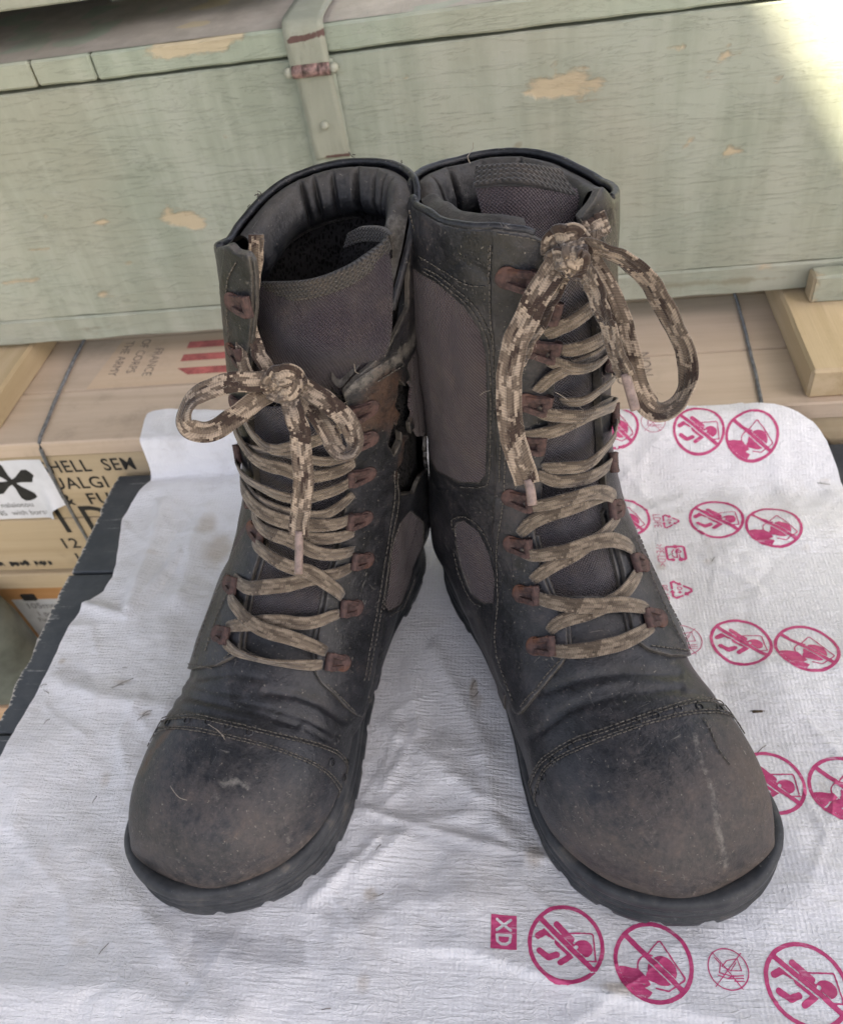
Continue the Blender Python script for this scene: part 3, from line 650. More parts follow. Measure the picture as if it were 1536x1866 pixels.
tops = mesh_obj('lid_worn_top', np.array([(-76, 65.62, 31.575), (60, 65.62, 31.575), (60, 107, 31.575), (-76, 107, 31.575)]) / 100, [(0, 1, 2, 3)], M_lidtop, green, smooth=False)
# hasp
M_hasp = paint_mat('painted_steel', (0.30, 0.315, 0.25), (0.365, 0.375, 0.30), 2, (0.105, 0.048, 0.042), .92)
M_worn = simple_mat('worn_red_oxide_steel', (0.21, 0.135, 0.12), 0.42, 180, 0.75, 0.0006)
hasp = empty('hasp'); hasp.parent = green; hasp['pqframe'] = 1
def strip(name, path, p0, p1, t, mat, parent, attrf=None, nacross=7, shift=None):
    'bent sheet-metal strip: path of (q,z) along, between p0 and p1'
    C = catmull(np.array(path, float), 44); T = np.gradient(C, axis=0); T /= np.linalg.norm(T, axis=1, keepdims=True); Nn = np.c_[-T[:, 1], T[:, 0]]
    if shift is None: shift = np.zeros(len(C))
    V = []
    for sgn in (1, 0):
        for i, c in enumerate(C):
            for j in range(nacross):
                f = j / (nacross - 1); r = 0.0 if 0 < j < nacross - 1 else -0.04 * sgn
                qz = c + Nn[i] * (t * sgn + r); V.append((p0 + (p1 - p0) * f + shift[i], qz[0], qz[1]))
    n = len(C); V = np.array(V); F = []
    g1 = grid_faces(n, nacross); F += [tuple(q[::-1]) for q in g1] + [tuple(q + n * nacross) for q in g1]
    ring = [j for j in range(nacross)] + [i * nacross + nacross - 1 for i in range(1, n)] + [(n - 1) * nacross + j for j in range(nacross - 2, -1, -1)] + [i * nacross for i in range(n - 2, 0, -1)]
    for a, b in zip(ring, ring[1:] + ring[:1]): F.append((a, b, b + n * nacross, a + n * nacross))
    return mesh_obj(name, V / 100, F, mat, parent, attrs=attrf(V) if attrf else None)
up_attr = lambda V: {'mark': np.exp(-((V[:, 2] - 30.95 - .1 * (V[:, 0] + 16)) / .22) ** 2) * 1.1 * (V[:, 0] > -17.0)}
strip('upper_strap', [(76, 31.9), (70, 31.9), (66.2, 31.95), (65.3, 31.7), (65.1, 31.0), (65.1, 29.9), (65.05, 29.0)], -17.35, -14.35, -0.16, M_hasp, hasp, up_attr)
s = Soup()
for a, b, mt in ((-17.25, -16.45, 0), (-16.4, -15.3, 0), (-15.25, -14.4, 0)):
    C = np.linspace((a, 64.95, 28.75), (b, 64.95, 28.75), 5) / 100; tube(s, C, 0.0046, 16)
s.build('hinge_knuckle', M_worn, hasp)
for p in (-17.55, -14.15):
    bm = bmesh.new(); bmesh.ops.create_uvsphere(bm, u_segments=16, v_segments=10, radius=0.0038); me = bpy.data.meshes.new('pin_head'); bm.to_mesh(me); bm.free(); me.materials.append(M_hasp)
    for pl in me.polygons: pl.use_smooth = True
    ob = bpy.data.objects.new('pin_head', me); COL.objects.link(ob); ob.parent = hasp; ob.location = (p / 100, 0.6495, 0.2875)
low_attr = lambda V: {'mark': np.exp(-((V[:, 2] - 22.35) / .16) ** 2) * 1.0 * (V[:, 0] > -16.4)}
strip('lower_strap', [(65.0, 28.5), (65.12, 27.8), (65.15, 25), (65.15, 23), (65.2, 22.2)], -17.1, -14.35, -0.18, M_hasp, hasp, low_attr, shift=np.linspace(0, 0.15, 44))
bm = bmesh.new(); bmesh.ops.create_uvsphere(bm, u_segments=14, v_segments=8, radius=0.0034); me = bpy.data.meshes.new('rivet'); bm.to_mesh(me); bm.free(); me.materials.append(M_hasp)
for pl in me.polygons: pl.use_smooth = True
ob = bpy.data.objects.new('rivet', me); COL.objects.link(ob); ob.parent = hasp; ob.location = (-0.157, 0.6492, 0.2475)
strip('backing_strip', [(65.32, 29.3), (65.32, 20), (65.32, 9.7)], -17.25, -14.15, -0.12, M_green, hasp, low_attr if False else None)

topc = pq_empty('ammunition_crate'); tag(topc, 'second green crate stacked on top, only its bottom edge showing in the upper left corner', 'crate')
board('front_board', -76, -16.5, 70.0, 72, 34.7, 58, M_green, topc, res=2.0); board('side_board', -18.5, -16.5, 72.05, 108, 34.7, 58, M_green, topc); board('side_board', -76, -74, 72.05, 108, 34.7, 58, M_green, topc); board('bottom_board', -75.9, -16.6, 70.05, 108, 34.0, 34.68, M_green, topc); board('front_batten', -76, -30.3, 66.9, 69.95, 34.6, 40, M_green, topc, res=2.0)
for p in (-70, -36): board('batten', p, p + 5, 80, 106, 31.6, 33.98, M_green, topc)

# ------------------------------------------------------------------ the white sheet
M_sheet = sheet_mat()
def crease_list():
    px = lambda *P: [tuple(hz(x, y, .5)) for x, y in P]
    return [  # line, height, width (cm)
        (px((300, 925), (280, 1000), (240, 1110)), .55, .8), (px((375, 930), (350, 1000), (330, 1090)), .35, .9),
        (px((150, 1100), (235, 1125), (330, 1015)), .35, .5), (px((95, 1235), (190, 1275), (300, 1290)), .30, .8),
        (px((230, 1400), (215, 1340), (260, 1270)), .2, .4), (px((670, 1480), (850, 1530), (990, 1562)), .30, .35), (px((650, 1590), (760, 1500), (880, 1480)), .22, .6),
        (px((700, 1320), (860, 1440), (960, 1560)), .25, .8), (px((790, 1180), (880, 1350), (900, 1500)), .25, .7), (px((740, 1200), (760, 1330), (700, 1430)), .25, .6),
        (px((560, 1640), (660, 1560), (690, 1530)), .25, .4), (px((620, 1700), (760, 1640), (900, 1640)), .2, .8), (px((940, 1600), (1080, 1720), (1130, 1790)), .12, .3),
        (px((0, 1800), (250, 1812), (420, 1870)), .5, 1.4), (px((190, 1560), (330, 1760), (420, 1860)), .18, .5), (px((20, 1500), (120, 1640), (130, 1760)), .15, .5),
        (px((1130, 1640), (1330, 1770), (1530, 1820)), .15, .6), (px((1290, 1480), (1400, 1560), (1536, 1590)), .15, .7), (px((1250, 900), (1160, 935), (1080, 940)), .12, .25), (px((1130, 830), (1250, 850), (1420, 860)), .1, .5)]
CRE = crease_list()
RCRE = []
for _ in range(110):
    p, q, an, ln = rng.uniform(-37, 23), rng.uniform(6, 52), rng.normal(0, .9), rng.uniform(2, 9)
    m = [(p, q), (p + ln * .5 * math.cos(an), q + ln * .5 * math.sin(an)), (p + ln * math.cos(an + rng.normal(0, .25)), q + ln * math.sin(an + rng.normal(0, .25)))]
    RCRE.append((m, rng.uniform(.05, .17) * (1 if rng.random() < .6 else -.7), rng.uniform(.07, .22)))
FOLD = [tuple(hz(x, y, .5)) for x, y in ((700, 1722), (860, 1738), (1060, 1802), (1180, 1835), (1330, 1862), (1536, 1925))]
BOOTS = {}   # footprints, filled below: origin (m), toe direction, across
def foot_frame(O, hd):
    h = math.radians(hd); return np.array([O[0], O[1], 0.0]), np.array([math.sin(h), -math.cos(h), 0]), np.array([math.cos(h), math.sin(h), 0])
FR_L = foot_frame((-0.021, 0.458), -29); FR_R = foot_frame((0.034, 0.432), 15)
def sheet_z(p, q):
    p = np.asarray(p, float); q = np.asarray(q, float); z = np.full(p.shape, 0.16)
    pts = np.stack([p, q], -1)
    rampR = sstep(47.0, 53.3, q) * 4.0; rampL = sstep(51.6, 53.3, q) * 3.95
    k = sstep(-30, 0, p); z = z + rampL * (1 - k) + rampR * k
    z = z + 0.45 * (1 - k) * np.exp(-((q - 50.5) / 1.4) ** 2)
    f = np.zeros(p.shape)
    for line, h, wd in CRE:
        d = polydist(pts, line); f = np.maximum(f, 1.3 * h * np.exp(-(d / wd) ** 1.4)) if h > .2 else f + h * np.exp(-(d / wd) ** 1.4)
    for line, h, wd in RCRE:
        c = np.array(line); lo, hi = c.min(0) - 1.2, c.max(0) + 1.2; m = (p > lo[0]) & (p < hi[0]) & (q > lo[1]) & (q < hi[1])
        if m.any(): d = polydist(pts[m], line); f[m] = f[m] + h * np.exp(-d / wd) * sstep(1.2, .2, d)
    f = np.maximum(f + .04, 0)
    sd = np.interp(p, [a for a, b in FOLD], [b for a, b in FOLD])
    d = q - sd
    on = sstep(FOLD[0][0] - 1, FOLD[0][0] + 5, p)
    f = f + on * (0.42 * np.exp(-np.maximum(d, 0) / 1.6) * (d > 0) + 0.42 * np.exp(-(d / 0.12) ** 2) * (d <= 0))
    n = fbm(p * 0.16, q * 0.16 + 3, 2) * 0.75 + fbm(p * 0.35, q * 0.35, 3) * 0.18 + np.abs(fbm(p * 0.6 + 5, q * 0.9, 2)) * 0.10 + fbm(p * 0.8, q * 3.6, 3) * 0.06 + (0.5 - np.abs(fbm(p * 0.45 + 31, q * 0.75 + 7, 2))) * 0.10
    f = f + np.maximum(n + 0.05, 0) 
    # pressed flat under the boots
    X = PQ(p, q, 0 * p)
    for O, a, nn in (FR_L, FR_R):
        s_ = (X - O) @ a * 100; l_ = (X - O) @ nn * 100
        dd = np.maximum(np.abs(s_ - 15.5) - 15, np.abs(l_) - 5.5); f = f * (0.12 + .88 * sstep(-1.0, 1.6, dd))
    return z + f
def left_edge(q): return np.interp(q, [-8, 0, 24, 36, 37.7, 39, 40.5, 44, 47.3, 49, 52.2, 53, 57.5], [-38.5, -38, -37.0, -36.6, -36.2, -35.0, -34.75, -35.6, -36.4, -36.0, -34.9, -35.2, -35.6])
def right_edge(q): return np.interp(q, [-8, 40, 47, 49, 50.5, 51.6, 52.5, 53.1, 53.5], [23.6, 23.3, 22.9, 22.5, 21.9, 21.0, 19.6, 18.0, 16.0])
def far_edge(p): return np.interp(p, [-35.6, -35.3, -34.8, -33.5, -31, -25, -8, 6, 24], [56.2, 56.7, 57.0, 57.2, 57.0, 56.2, 54.6, 53.75, 53.6])
def sheet_grid(p0, p1, q0, q1, st):
    ps = np.arange(p0, p1 + st / 2, st); qs_ = np.arange(q0, q1 + st / 2, st); Pm, Qm = np.meshgrid(ps, qs_)
    Z = sheet_z(Pm, Qm); V = PQ(Pm, Qm, Z); dz_p = np.gradient(Z, st, axis=1); dz_q = np.gradient(Z, st, axis=0)
    N = -dz_p[..., None] * E1 - dz_q[..., None] * E2 + E3; N /= np.linalg.norm(N, axis=-1, keepdims=True)
    return Pm, Qm, Z, V, N
Pm, Qm, Z, V, N = sheet_grid(-39, 24, -7, 57.6, 0.23)
G = np.minimum(np.minimum(Pm - left_edge(Qm), right_edge(Qm) - Pm), far_edge(Pm) - Qm)
G = G + 0.05 * fbm(Pm * 1.5, Qm * 1.5, 2)
def pxblob(L, P, Q):
    r = np.zeros(P.shape)
    for x, y, rx, ry, amt in L:      # rx, ry in cm
        a, b = hz(x, y, .4); r = np.maximum(r, amt * np.clip(1.4 - np.sqrt(((P - a) / rx) ** 2 + ((Q - b) / ry) ** 2), 0, 1))
    return r
thin_shade = np.zeros(Pm.shape)  # table showing through, plus painted shade between the boots and at the corner fold
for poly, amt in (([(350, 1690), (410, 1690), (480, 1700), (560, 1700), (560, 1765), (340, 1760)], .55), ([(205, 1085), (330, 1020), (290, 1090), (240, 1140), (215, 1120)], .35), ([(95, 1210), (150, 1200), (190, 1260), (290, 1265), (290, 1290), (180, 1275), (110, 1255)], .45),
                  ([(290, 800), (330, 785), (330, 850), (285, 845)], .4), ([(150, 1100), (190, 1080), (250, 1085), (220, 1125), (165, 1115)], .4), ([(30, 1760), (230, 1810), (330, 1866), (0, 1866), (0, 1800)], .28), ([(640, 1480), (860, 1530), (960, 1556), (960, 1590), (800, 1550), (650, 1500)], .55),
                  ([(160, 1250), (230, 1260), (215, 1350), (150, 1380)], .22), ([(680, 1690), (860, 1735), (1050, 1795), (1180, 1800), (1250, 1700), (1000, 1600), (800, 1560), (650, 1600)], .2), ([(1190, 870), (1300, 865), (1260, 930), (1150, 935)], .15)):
    sd = polysd(np.stack([Pm, Qm], -1), [tuple(hz(x, y, .4)) for x, y in poly]); thin_shade = np.maximum(thin_shade, amt * sstep(-.35, .35, sd))
stain = pxblob([(400, 1000, 1.4, 2.2, .8), (380, 960, 1.0, 1.4, .7), (112, 1205, .35, .35, .8), (225, 1245, .8, .3, .9), (268, 1305, .6, .35, .8), (675, 1630, .5, .5, .8), (690, 1650, .9, .8, .35), (660, 1795, .5, .7, .6), (862, 1255, .25, .9, 1.3), (868, 1275, .6, .8, .6), (975, 1560, .7, .8, .8), (1140, 1805, 1.3, .35, 1.0), (1170, 1795, .5, .5, .6), (940, 1690, .3, 2.0, .3), (1300, 1180, .7, .8, .5), (1205, 1030, .5, .5, .7), (1330, 950, .5, .5, .4), (190, 1420, .5, .8, .5), (150, 1720, .5, .4, .6), (130, 1770, .4, .6, .4), (1500, 880, .8, .3, .6), (1470, 1000, .4, .6, .4), (1290, 1020, .5, .4, .55), (1190, 1005, 2.2, 1.2, .28), (1500, 1430, .4, .7, .5), (280, 1015, .7, .4, .6), (180, 1090, 1.2, .6, .3), (1230, 930, 1.5, .3, .45), (330, 960, 1.0, 2.0, .25), (380, 830, 2, .6, .3)], Pm, Qm)
sheet = clip_patch('plastic_sheet', V, N, G, M_sheet, None, thick=0.0003, uv=np.stack([Pm, Qm], -1) / 100, attrs={'stain': stain, 'thin_shade': thin_shade}, round_=0.0)
tag(sheet, 'white woven plastic sheet printed with magenta warning circles under the boots', 'plastic sheet')

# printed marks: signed-distance pictures cut out of a fine copy of the sheet surface
M_ink = None
g = NG('magenta_ink'); nz = g.noise(220, None, 5, 0.7); n2 = g.math('ADD', g.noise(1, g.n('Mapping', {'Vector': g.co(uv=True), 'Scale': (60, 420, 1)}).outputs[0], 3), g.math('MULTIPLY', g.math('SUBTRACT', g.noise(90, None, 4, .7), .5), .3))
c = g.mix(g.ramp(nz, .35, .7), (0.50, 0.045, 0.165), (0.60, 0.095, 0.23)); c = g.mix(g.math('MULTIPLY', g.ramp(n2, .60, .72), .6), c, (0.72, 0.45, 0.55))
M_ink = g.fin(c, 0.45, g.bump(n2, .001, .4), .4)
g = NG('faded_magenta_ink'); nz = g.noise(220, None, 5, 0.7); c = g.mix(g.ramp(nz, .35, .75), (0.52, 0.13, 0.22), (0.66, 0.34, 0.42)); M_ink2 = g.fin(c, .5, None, .4)

def cap(x, y, ax, ay, bx, by, r):
    vx, vy = bx - ax, by - ay; t = np.clip(((x - ax) * vx + (y - ay) * vy) / (vx * vx + vy * vy), 0, 1); return r - np.hypot(x - ax - t * vx, y - ay - t * vy)
def ell(x, y, cx_, cy_, rx, ry): return (1 - np.sqrt(((x - cx_) / rx) ** 2 + ((y - cy_) / ry) ** 2)) * min(rx, ry)
def seg(x, y, pts, r):
    o = -9 + 0 * x
    for (a, b), (c_, d) in zip(pts[:-1], pts[1:]): o = np.maximum(o, cap(x, y, a, b, c_, d, r))
    return o
def ring(x, y, r=0.945, wd=.052): return wd - np.abs(np.hypot(x, y) - r)
def m_baby(x, y):     # x = right, y = down in the picture
    gsl = cap(x, y, -.62, -.66, .66, .66, .068)
    fig = np.maximum.reduce([ell(x, y, .43, .12, .25, .22), cap(x, y, -.12, -.08, .12, .14, .17), cap(x, y, -.2, -.5, .15, -.12, .085), cap(x, y, -.18, .46, .12, .28, .075),
        seg(x, y, [(-.72, -.22), (-.5, -.33), (-.3, -.2)], .085), seg(x, y, [(-.70, .16), (-.48, .33), (-.26, .26)], .08)])
    fig = np.minimum(fig, np.hypot(x - .27, y - .07) - .05)
    fig = np.minimum(fig, np.maximum(np.abs((x - y) * .707) - .10, -9))     # pale line either side of the bar
    fig = np.minimum(fig, .86 - np.hypot(x, y))
    bag = np.maximum(seg(x, y, [(.12, -.22), (.13, -.27), (.70, -.26), (.73, -.22), (.73, .44), (.45, .42)], .02), -9)
    return np.maximum.reduce([ring(x, y), gsl, fig, bag])
def m_adult(x, y):
    gsl = cap(x, y, -.64, -.66, .66, .66, .068)
    d2 = np.stack([x, y], -1)
    body = polysd(d2, [(-.95, .12), (-.7, .12), (-.38, .17), (-.2, .38), (-.12, .55), (-.28, .62), (-.1, .72), (-.25, .9), (-.6, .8)])
    fig = np.maximum.reduce([ell(x, y, .2, .2, .36, .36), ell(x, y, -.02, .33, .2, .15), np.minimum(body, .88 - np.hypot(x, y))])
    fig = np.minimum(fig, np.abs((x - y) * .707) - .10)
    bag = seg(x, y, [(-.12, -.2), (.18, -.52), (.24, -.52), (.74, .34), (.72, .4), (.3, .68), (0, .62)], .02)
    face = np.minimum((.02 - np.abs(np.hypot(x + .1, y - .12) - .3)), -x + .02)
    return np.maximum.reduce([ring(x, y), gsl, fig, bag, face])
def m_food(x, y):
    return np.maximum.reduce([ring(x, y, .95, .03), cap(x, y, -.72, .82, .74, -.76, .022), cap(x, y, -.66, -.74, .55, .9, .022),
        seg(x, y, [(-.3, -.08), (.0, -.38), (.52, -.5), (.62, .08), (.1, .1), (-.3, -.08)], .022), seg(x, y, [(.1, .1), (.42, -.3)], .022), seg(x, y, [(-.6, -.5), (-.35, -.2), (-.45, .2), (.1, .34), (.66, .3)], .026), seg(x, y, [(-.1, .45), (.66, .42)], .022), seg(x, y, [(.2, .55), (.66, .54)], .022), seg(x, y, [(-.55, .3), (-.1, .45), (.2, .3)], .022)])
def m_tri(x, y):      # three chasing arrows, one corner towards +x
    o = -9 + 0 * x; vs = [np.array([math.cos(k * 2.0944), math.sin(k * 2.0944)]) * 1.02 - np.array([.12, 0]) for k in range(3)]
    for k in range(3):
        A, Bb, C = vs[k - 1], vs[k], vs[(k + 1) % 3]
        pts = [Bb + (A - Bb) * .44, Bb + (A - Bb) * .13, Bb + (C - Bb) * .13, Bb + (C - Bb) * .34]
        o = np.maximum(o, seg(x, y, [tuple(p) for p in pts], .085)); t = (C - Bb) / np.linalg.norm(C - Bb); hx, hy = (x - pts[3][0]) * t[0] + (y - pts[3][1]) * t[1], -(x - pts[3][0]) * t[1] + (y - pts[3][1]) * t[0]
        o = np.maximum(o, np.minimum(hx + .02, (.27 - hx) * .75 - np.abs(hy)))
    return np.maximum.reduce([o, .04 - np.abs(np.hypot((x + .1) / 1.0, (y + .16) / .75) - .15), seg(x, y, [(.03, .2), (-.25, .2)], .035), seg(x, y, [(.03, .2), (-.12, .06), (-.12, .32)], .03)])
def m_pla(x, y):      # square of two arrows round two strokes
    o = seg(x, y, [(.05, -.72), (-.62, -.72), (-.72, -.62), (-.72, .62), (-.62, .72), (-.35, .72)], .10)
    o = np.maximum(o, seg(x, y, [(.2, -.72), (.58, -.72), (.74, -.58), (.74, .62), (.62, .74), (.4, .72)], .10))
    o = np.maximum.reduce([o, np.minimum(cap(x, y, .05, -.72, .1, -.72, .2), .2 - np.abs(x - .0)), cap(x, y, .32, .72, .34, .7, .19), cap(x, y, -.3, .72, -.32, .72, .17)])
    k = np.maximum.reduce([seg(x, y, [(.32, -.45), (.1, -.38), (.02, -.1), (.12, .08)], .05), .05 - np.abs(np.hypot(x - .3, y + .15) - .14), seg(x, y, [(-.12, -.4), (-.3, -.1), (-.25, .02)], .05), seg(x, y, [(.28, .2), (.28, .5)], .05), seg(x, y, [(.08, .18), (.08, .5), (-.2, .44), (-.3, .2)], .05)])
    return np.maximum(o, k)
def m_rect(x, y): return np.minimum(1.0 - np.abs(y), .78 - np.abs(x))
def on_sheet(x, y):
    z = .4
    for _ in range(25): p, q = hz(x, y, z); z = 0.5 * z + 0.5 * float(sheet_z(np.array([p]), np.array([q]))[0])
    return p, q
def ramp_len(q): return q + 0.9 * sstep(47.0, 53.3, q) * 1.25     # length along the sheet where it climbs to the crate
def mark(fn, x0, y0, R, ink=None, st=None, rot=0.0):
    p, q = on_sheet(x0, y0)
    st = st or max(.03, R / 46)
    Pm, Qm, Z, V, N = sheet_grid(p - R * 1.12, p + R * 1.12, q - R * 1.12, q + R * 1.12, st)
    x, y = (Pm - p) / R, -(ramp_len(Qm) - ramp_len(q)) / R; c_, s_ = math.cos(rot), math.sin(rot); x, y = x * c_ - y * s_, x * s_ + y * c_
    G = fn(x, y); G = np.minimum(G, (right_edge(Qm) - Pm - .1) / R); G = np.minimum(G, (far_edge(Pm) - Qm - .1) / R)
    G = G + 0.012 * fbm(Pm * 9, Qm * 9, 2)
    return clip_patch('printed_mark', V, N, G, ink or M_ink, sheet, off=0.00022, thick=0.0, uv=np.stack([Pm, Qm], -1) / 100, round_=0.0)
sheet_up = None
def sheet_text(body, p, q, size, ink, **k):
    V, F = text_shape(body, size, **k)
    pp, qq = p + V[:, 1], q - V[:, 0]; z = sheet_z(pp, qq) + .035
    return mesh_obj('printed_lettering', PQ(pp, qq, z), F, ink, sheet, smooth=False)
for x, y in ((1273, 783), (1305, 945), (1350, 1170), (1402, 1428), (1031, 1722), (1470, 1795)): mark(m_baby, x, y, 2.0, rot=.04)
for x, y in ((1370, 793), (1410, 957), (1470, 1181), (1540, 1437), (1190, 1755), (1137, 942), (1118, 772)): mark(m_adult, x, y, 2.0)
mark(m_food, 1190, 768, 0.98, M_ink2); mark(m_food, 1244, 1166, 1.3, M_ink2); mark(m_food, 1327, 1766, 1.02, M_ink)
mark(m_tri, 1222, 950, .82, st=.04); mark(m_pla, 1231, 1008, .90, st=.04); mark(m_tri, 1241, 1076, 1.0, st=.045)
for body, x, y in (('LDPE', 1196, 937), ('>PE-LD<', 1201, 992), ('PE-LD', 1209, 1066)):
    p, q = on_sheet(x, y); sheet_text(body, p - .3, q, .82, M_ink2, sx=.75)
def m_xd(x, y):
    X = np.maximum(cap(x, y, .42, -.72, -.42, -.12, .085), cap(x, y, -.42, -.72, .42, -.12, .085))
    D = np.maximum(seg(x, y, [(-.42, .18), (.42, .18), (.36, .55), (.15, .70), (-.15, .70), (-.36, .55), (-.42, .18)], .085), -9)
    return np.minimum(m_rect(x, y), -np.maximum(X, D))
mark(m_xd, 918, 1700, 0.88, st=.035)

# ------------------------------------------------------------------ boots
M_leather = leather_mat('worn_black_leather'); M_leatherR = leather_mat('dusty_black_leather', seed=.6, amount=.05); M_toe = leather_mat('dusty_toe_leather', seed=1.7, dark=(0.014, 0.016, 0.020), mid=(0.046, 0.045, 0.050), dustc=(0.138, 0.107, 0.086), amount=-.02)
M_collar = leather_mat('padded_collar_leather', (0.010, 0.011, 0.014), (0.036, 0.037, 0.039), (0.12, 0.105, 0.085), seed=3.1)
M_nylon = nylon_mat('purple_brown_nylon'); M_tongue = nylon_mat('dark_tongue_nylon', (0.026, 0.023, 0.029), (0.092, 0.081, 0.090), 0.0019)
M_twill = nylon_mat('tongue_twill', (0.018, 0.013, 0.019), (0.072, 0.054, 0.068), 0.0017)
M_bind = nylon_mat('ribbed_binding', (0.028, 0.026, 0.025), (0.070, 0.064, 0.057), 0.0028)
M_lace = lace_mat('camo_lace'); M_laceg = lace_mat('faded_camo_lace', fade=0.34, camo=.55)
M_rubber = rubber_mat(); M_rust = rust_mat(); M_liner = liner_mat()
M_aglet = simple_mat('clear_brown_aglet', (0.24, 0.18, 0.16), 0.35, 300, 0.3, 0.0002)
M_thread = simple_mat('seam_thread', (0.105, 0.096, 0.083), 0.8, 500, 0.5, 0.0)
M_hole = simple_mat('punched_hole', (0.006, 0.006, 0.006), 0.9, 100, 0.2, 0.0)
M_fluff = simple_mat('pale_loose_thread', (0.34, 0.30, 0.25), 0.9, 200, 0.2, 0.0)
M_darkhole = simple_mat('dark_inner_fabric', (0.010, 0.010, 0.011), 0.9, 100, 0.4, 0.0005)

SOLE_S = np.array([0, .4, 1.2, 2.4, 4, 6, 10, 14, 17, 19.5, 22, 24, 26, 27.6, 28.9, 29.8, 30.5, 30.9, 31.0])
SOLE_M = np.array([0, 1.7, 2.7, 3.4, 3.8, 3.9, 3.8, 4.2, 4.9, 5.7, 6.3, 6.4, 6.0, 5.2, 4.1, 2.9, 1.5, .3, -.6])
SOLE_L = np.array([0, 1.7, 2.7, 3.5, 3.9, 4.1, 4.4, 5.0, 5.5, 5.8, 5.95, 6.0, 5.95, 5.65, 5.05, 4.25, 3.1, 2.0, 1.1])
PROF = dict(s=[30.1, 29.95, 29.6, 29.0, 28.2, 27.0, 25.5, 24, 22.5, 21, 19.5], z=[3.1, 3.9, 4.9, 5.9, 6.8, 7.5, 8.0, 8.3, 8.5, 8.8, 9.4])
FAN = [  # front (s,z), back (s,z), half width, height of the widest point
    (18.0, 10.3, 16.8, 2.7, 4.9, .16), (16.4, 11.6, 13.2, 2.7, 4.75, .24), (15.0, 13.0, 9.0, 2.7, 4.7, .32), (13.8, 14.6, 4.6, 2.7, 4.75, .40), (13.0, 16.2, 1.4, 2.9, 4.8, .45), (12.5, 17.7, .35, 4.6, 4.85, .48),
    (12.2, 19.3, .2, 7.6, 4.9, .5), (12.0, 21.0, .5, 11.2, 4.95, .5), (11.85, 23.2, .75, 15.6, 5.1, .5), (11.7, 25.8, .6, 20.6, 5.3, .5), (11.6, 28.5, .2, 25.6, 5.4, .5), (11.5, 31.0, .0, 29.6, 5.4, .5), (11.4, 34.0, -.1, 33.5, 5.4, .5)]
NU, NV = 330, 380

class Boot: pass
def boot_surface(sgn, lean, wmul):
    'sgn=+1: medial side towards +l. returns grid (NU,NV,3) in cm'
    keys = []
    for s, z in zip(PROF['s'], PROF['z']):
        m = max(np.interp(s, SOLE_S, SOLE_M) - np.interp(s, [19, 26, 29, 30.4], [.15, .5, .95, 1.1]), 0.0); l = max(np.interp(s, SOLE_S, SOLE_L) - np.interp(s, [19, 24, 27, 29, 30.4], [.25, .5, .75, .95, 1.0]), 0.0)
        if s > 30.05: m = l = 0.05
        elif s > 29.9: m, l = 1.2, 2.0
        wp, wn = (m, l) if sgn > 0 else (l, m)       # towards +l, towards -l
        n = 2.35 if s > 22 else 2.2
        keys.append((s, z, s, 2.7, wp, wn, .12, n))
    for f, mp, mn in zip(FAN, wmul[0], wmul[1]): keys.append((f[0], f[1], f[2], f[3], f[4] * mp, f[4] * mn, f[5], 2.15 if f[1] > 16 else 2.1))
    K = np.array(keys)
    # parameter along: mean spacing of front and back points
    d = np.r_[0, np.cumsum(np.maximum(np.hypot(np.diff(K[:, 0]), np.diff(K[:, 1])), .55 * np.hypot(np.diff(K[:, 2]), np.diff(K[:, 3]))))]
    u = np.linspace(0, d[-1], NU)
    # more rows near the tip
    Q = np.empty((NU, K.shape[1]))
    for k in range(K.shape[1]):                     # monotone cubic
        h = np.diff(d); dl = np.diff(K[:, k]) / h; mm = np.r_[dl[0], (dl[:-1] * h[1:] + dl[1:] * h[:-1]) / (h[1:] + h[:-1]), dl[-1]]
        same = np.r_[True, dl[:-1] * dl[1:] <= 0, True]; mm = np.where(same & (k in (1, 3)), 0 * mm, mm)
        i = np.clip(np.searchsorted(d, u) - 1, 0, len(d) - 2); t = (u - d[i]) / h[i]
        Q[:, k] = (2 * t ** 3 - 3 * t ** 2 + 1) * K[i, k] + (t ** 3 - 2 * t ** 2 + t) * h[i] * mm[i] + (-2 * t ** 3 + 3 * t ** 2) * K[i + 1, k] + (t ** 3 - t ** 2) * h[i] * mm[i + 1]
    v = np.arange(NV) / NV; th_ = 2 * np.pi * v
    c_, s_ = np.cos(th_)[None], np.sin(th_)[None]
    n = Q[:, 7:8]; X = np.sign(c_) * np.abs(c_) ** (2 / n); Y = np.sign(s_) * np.abs(s_) ** (2 / n)
    hm = Q[:, 6:7]; h = np.where(Y >= 0, hm + (1 - hm) * Y, hm + hm * Y)
    w_ = np.where(X >= 0, Q[:, 4:5], Q[:, 5:6])
    S = Q[:, 2:3] + (Q[:, 0:1] - Q[:, 2:3]) * h; Z = Q[:, 3:4] + (Q[:, 1:2] - Q[:, 3:4]) * h
    L = X * w_
    # the toe box crown sits a little to the big-toe side; shaft leans
    L = L + np.interp(Z, lean[0], lean[1])
    return np.stack([S, L, Z], -1), u
def grid_normals(V, wrap=True):
    du = np.gradient(V, axis=0); dv = (np.roll(V, -1, 1) - np.roll(V, 1, 1)) if wrap else np.gradient(V, axis=1)
    N = np.cross(du, dv); N /= np.maximum(np.linalg.norm(N, axis=-1, keepdims=True), 1e-9); return N

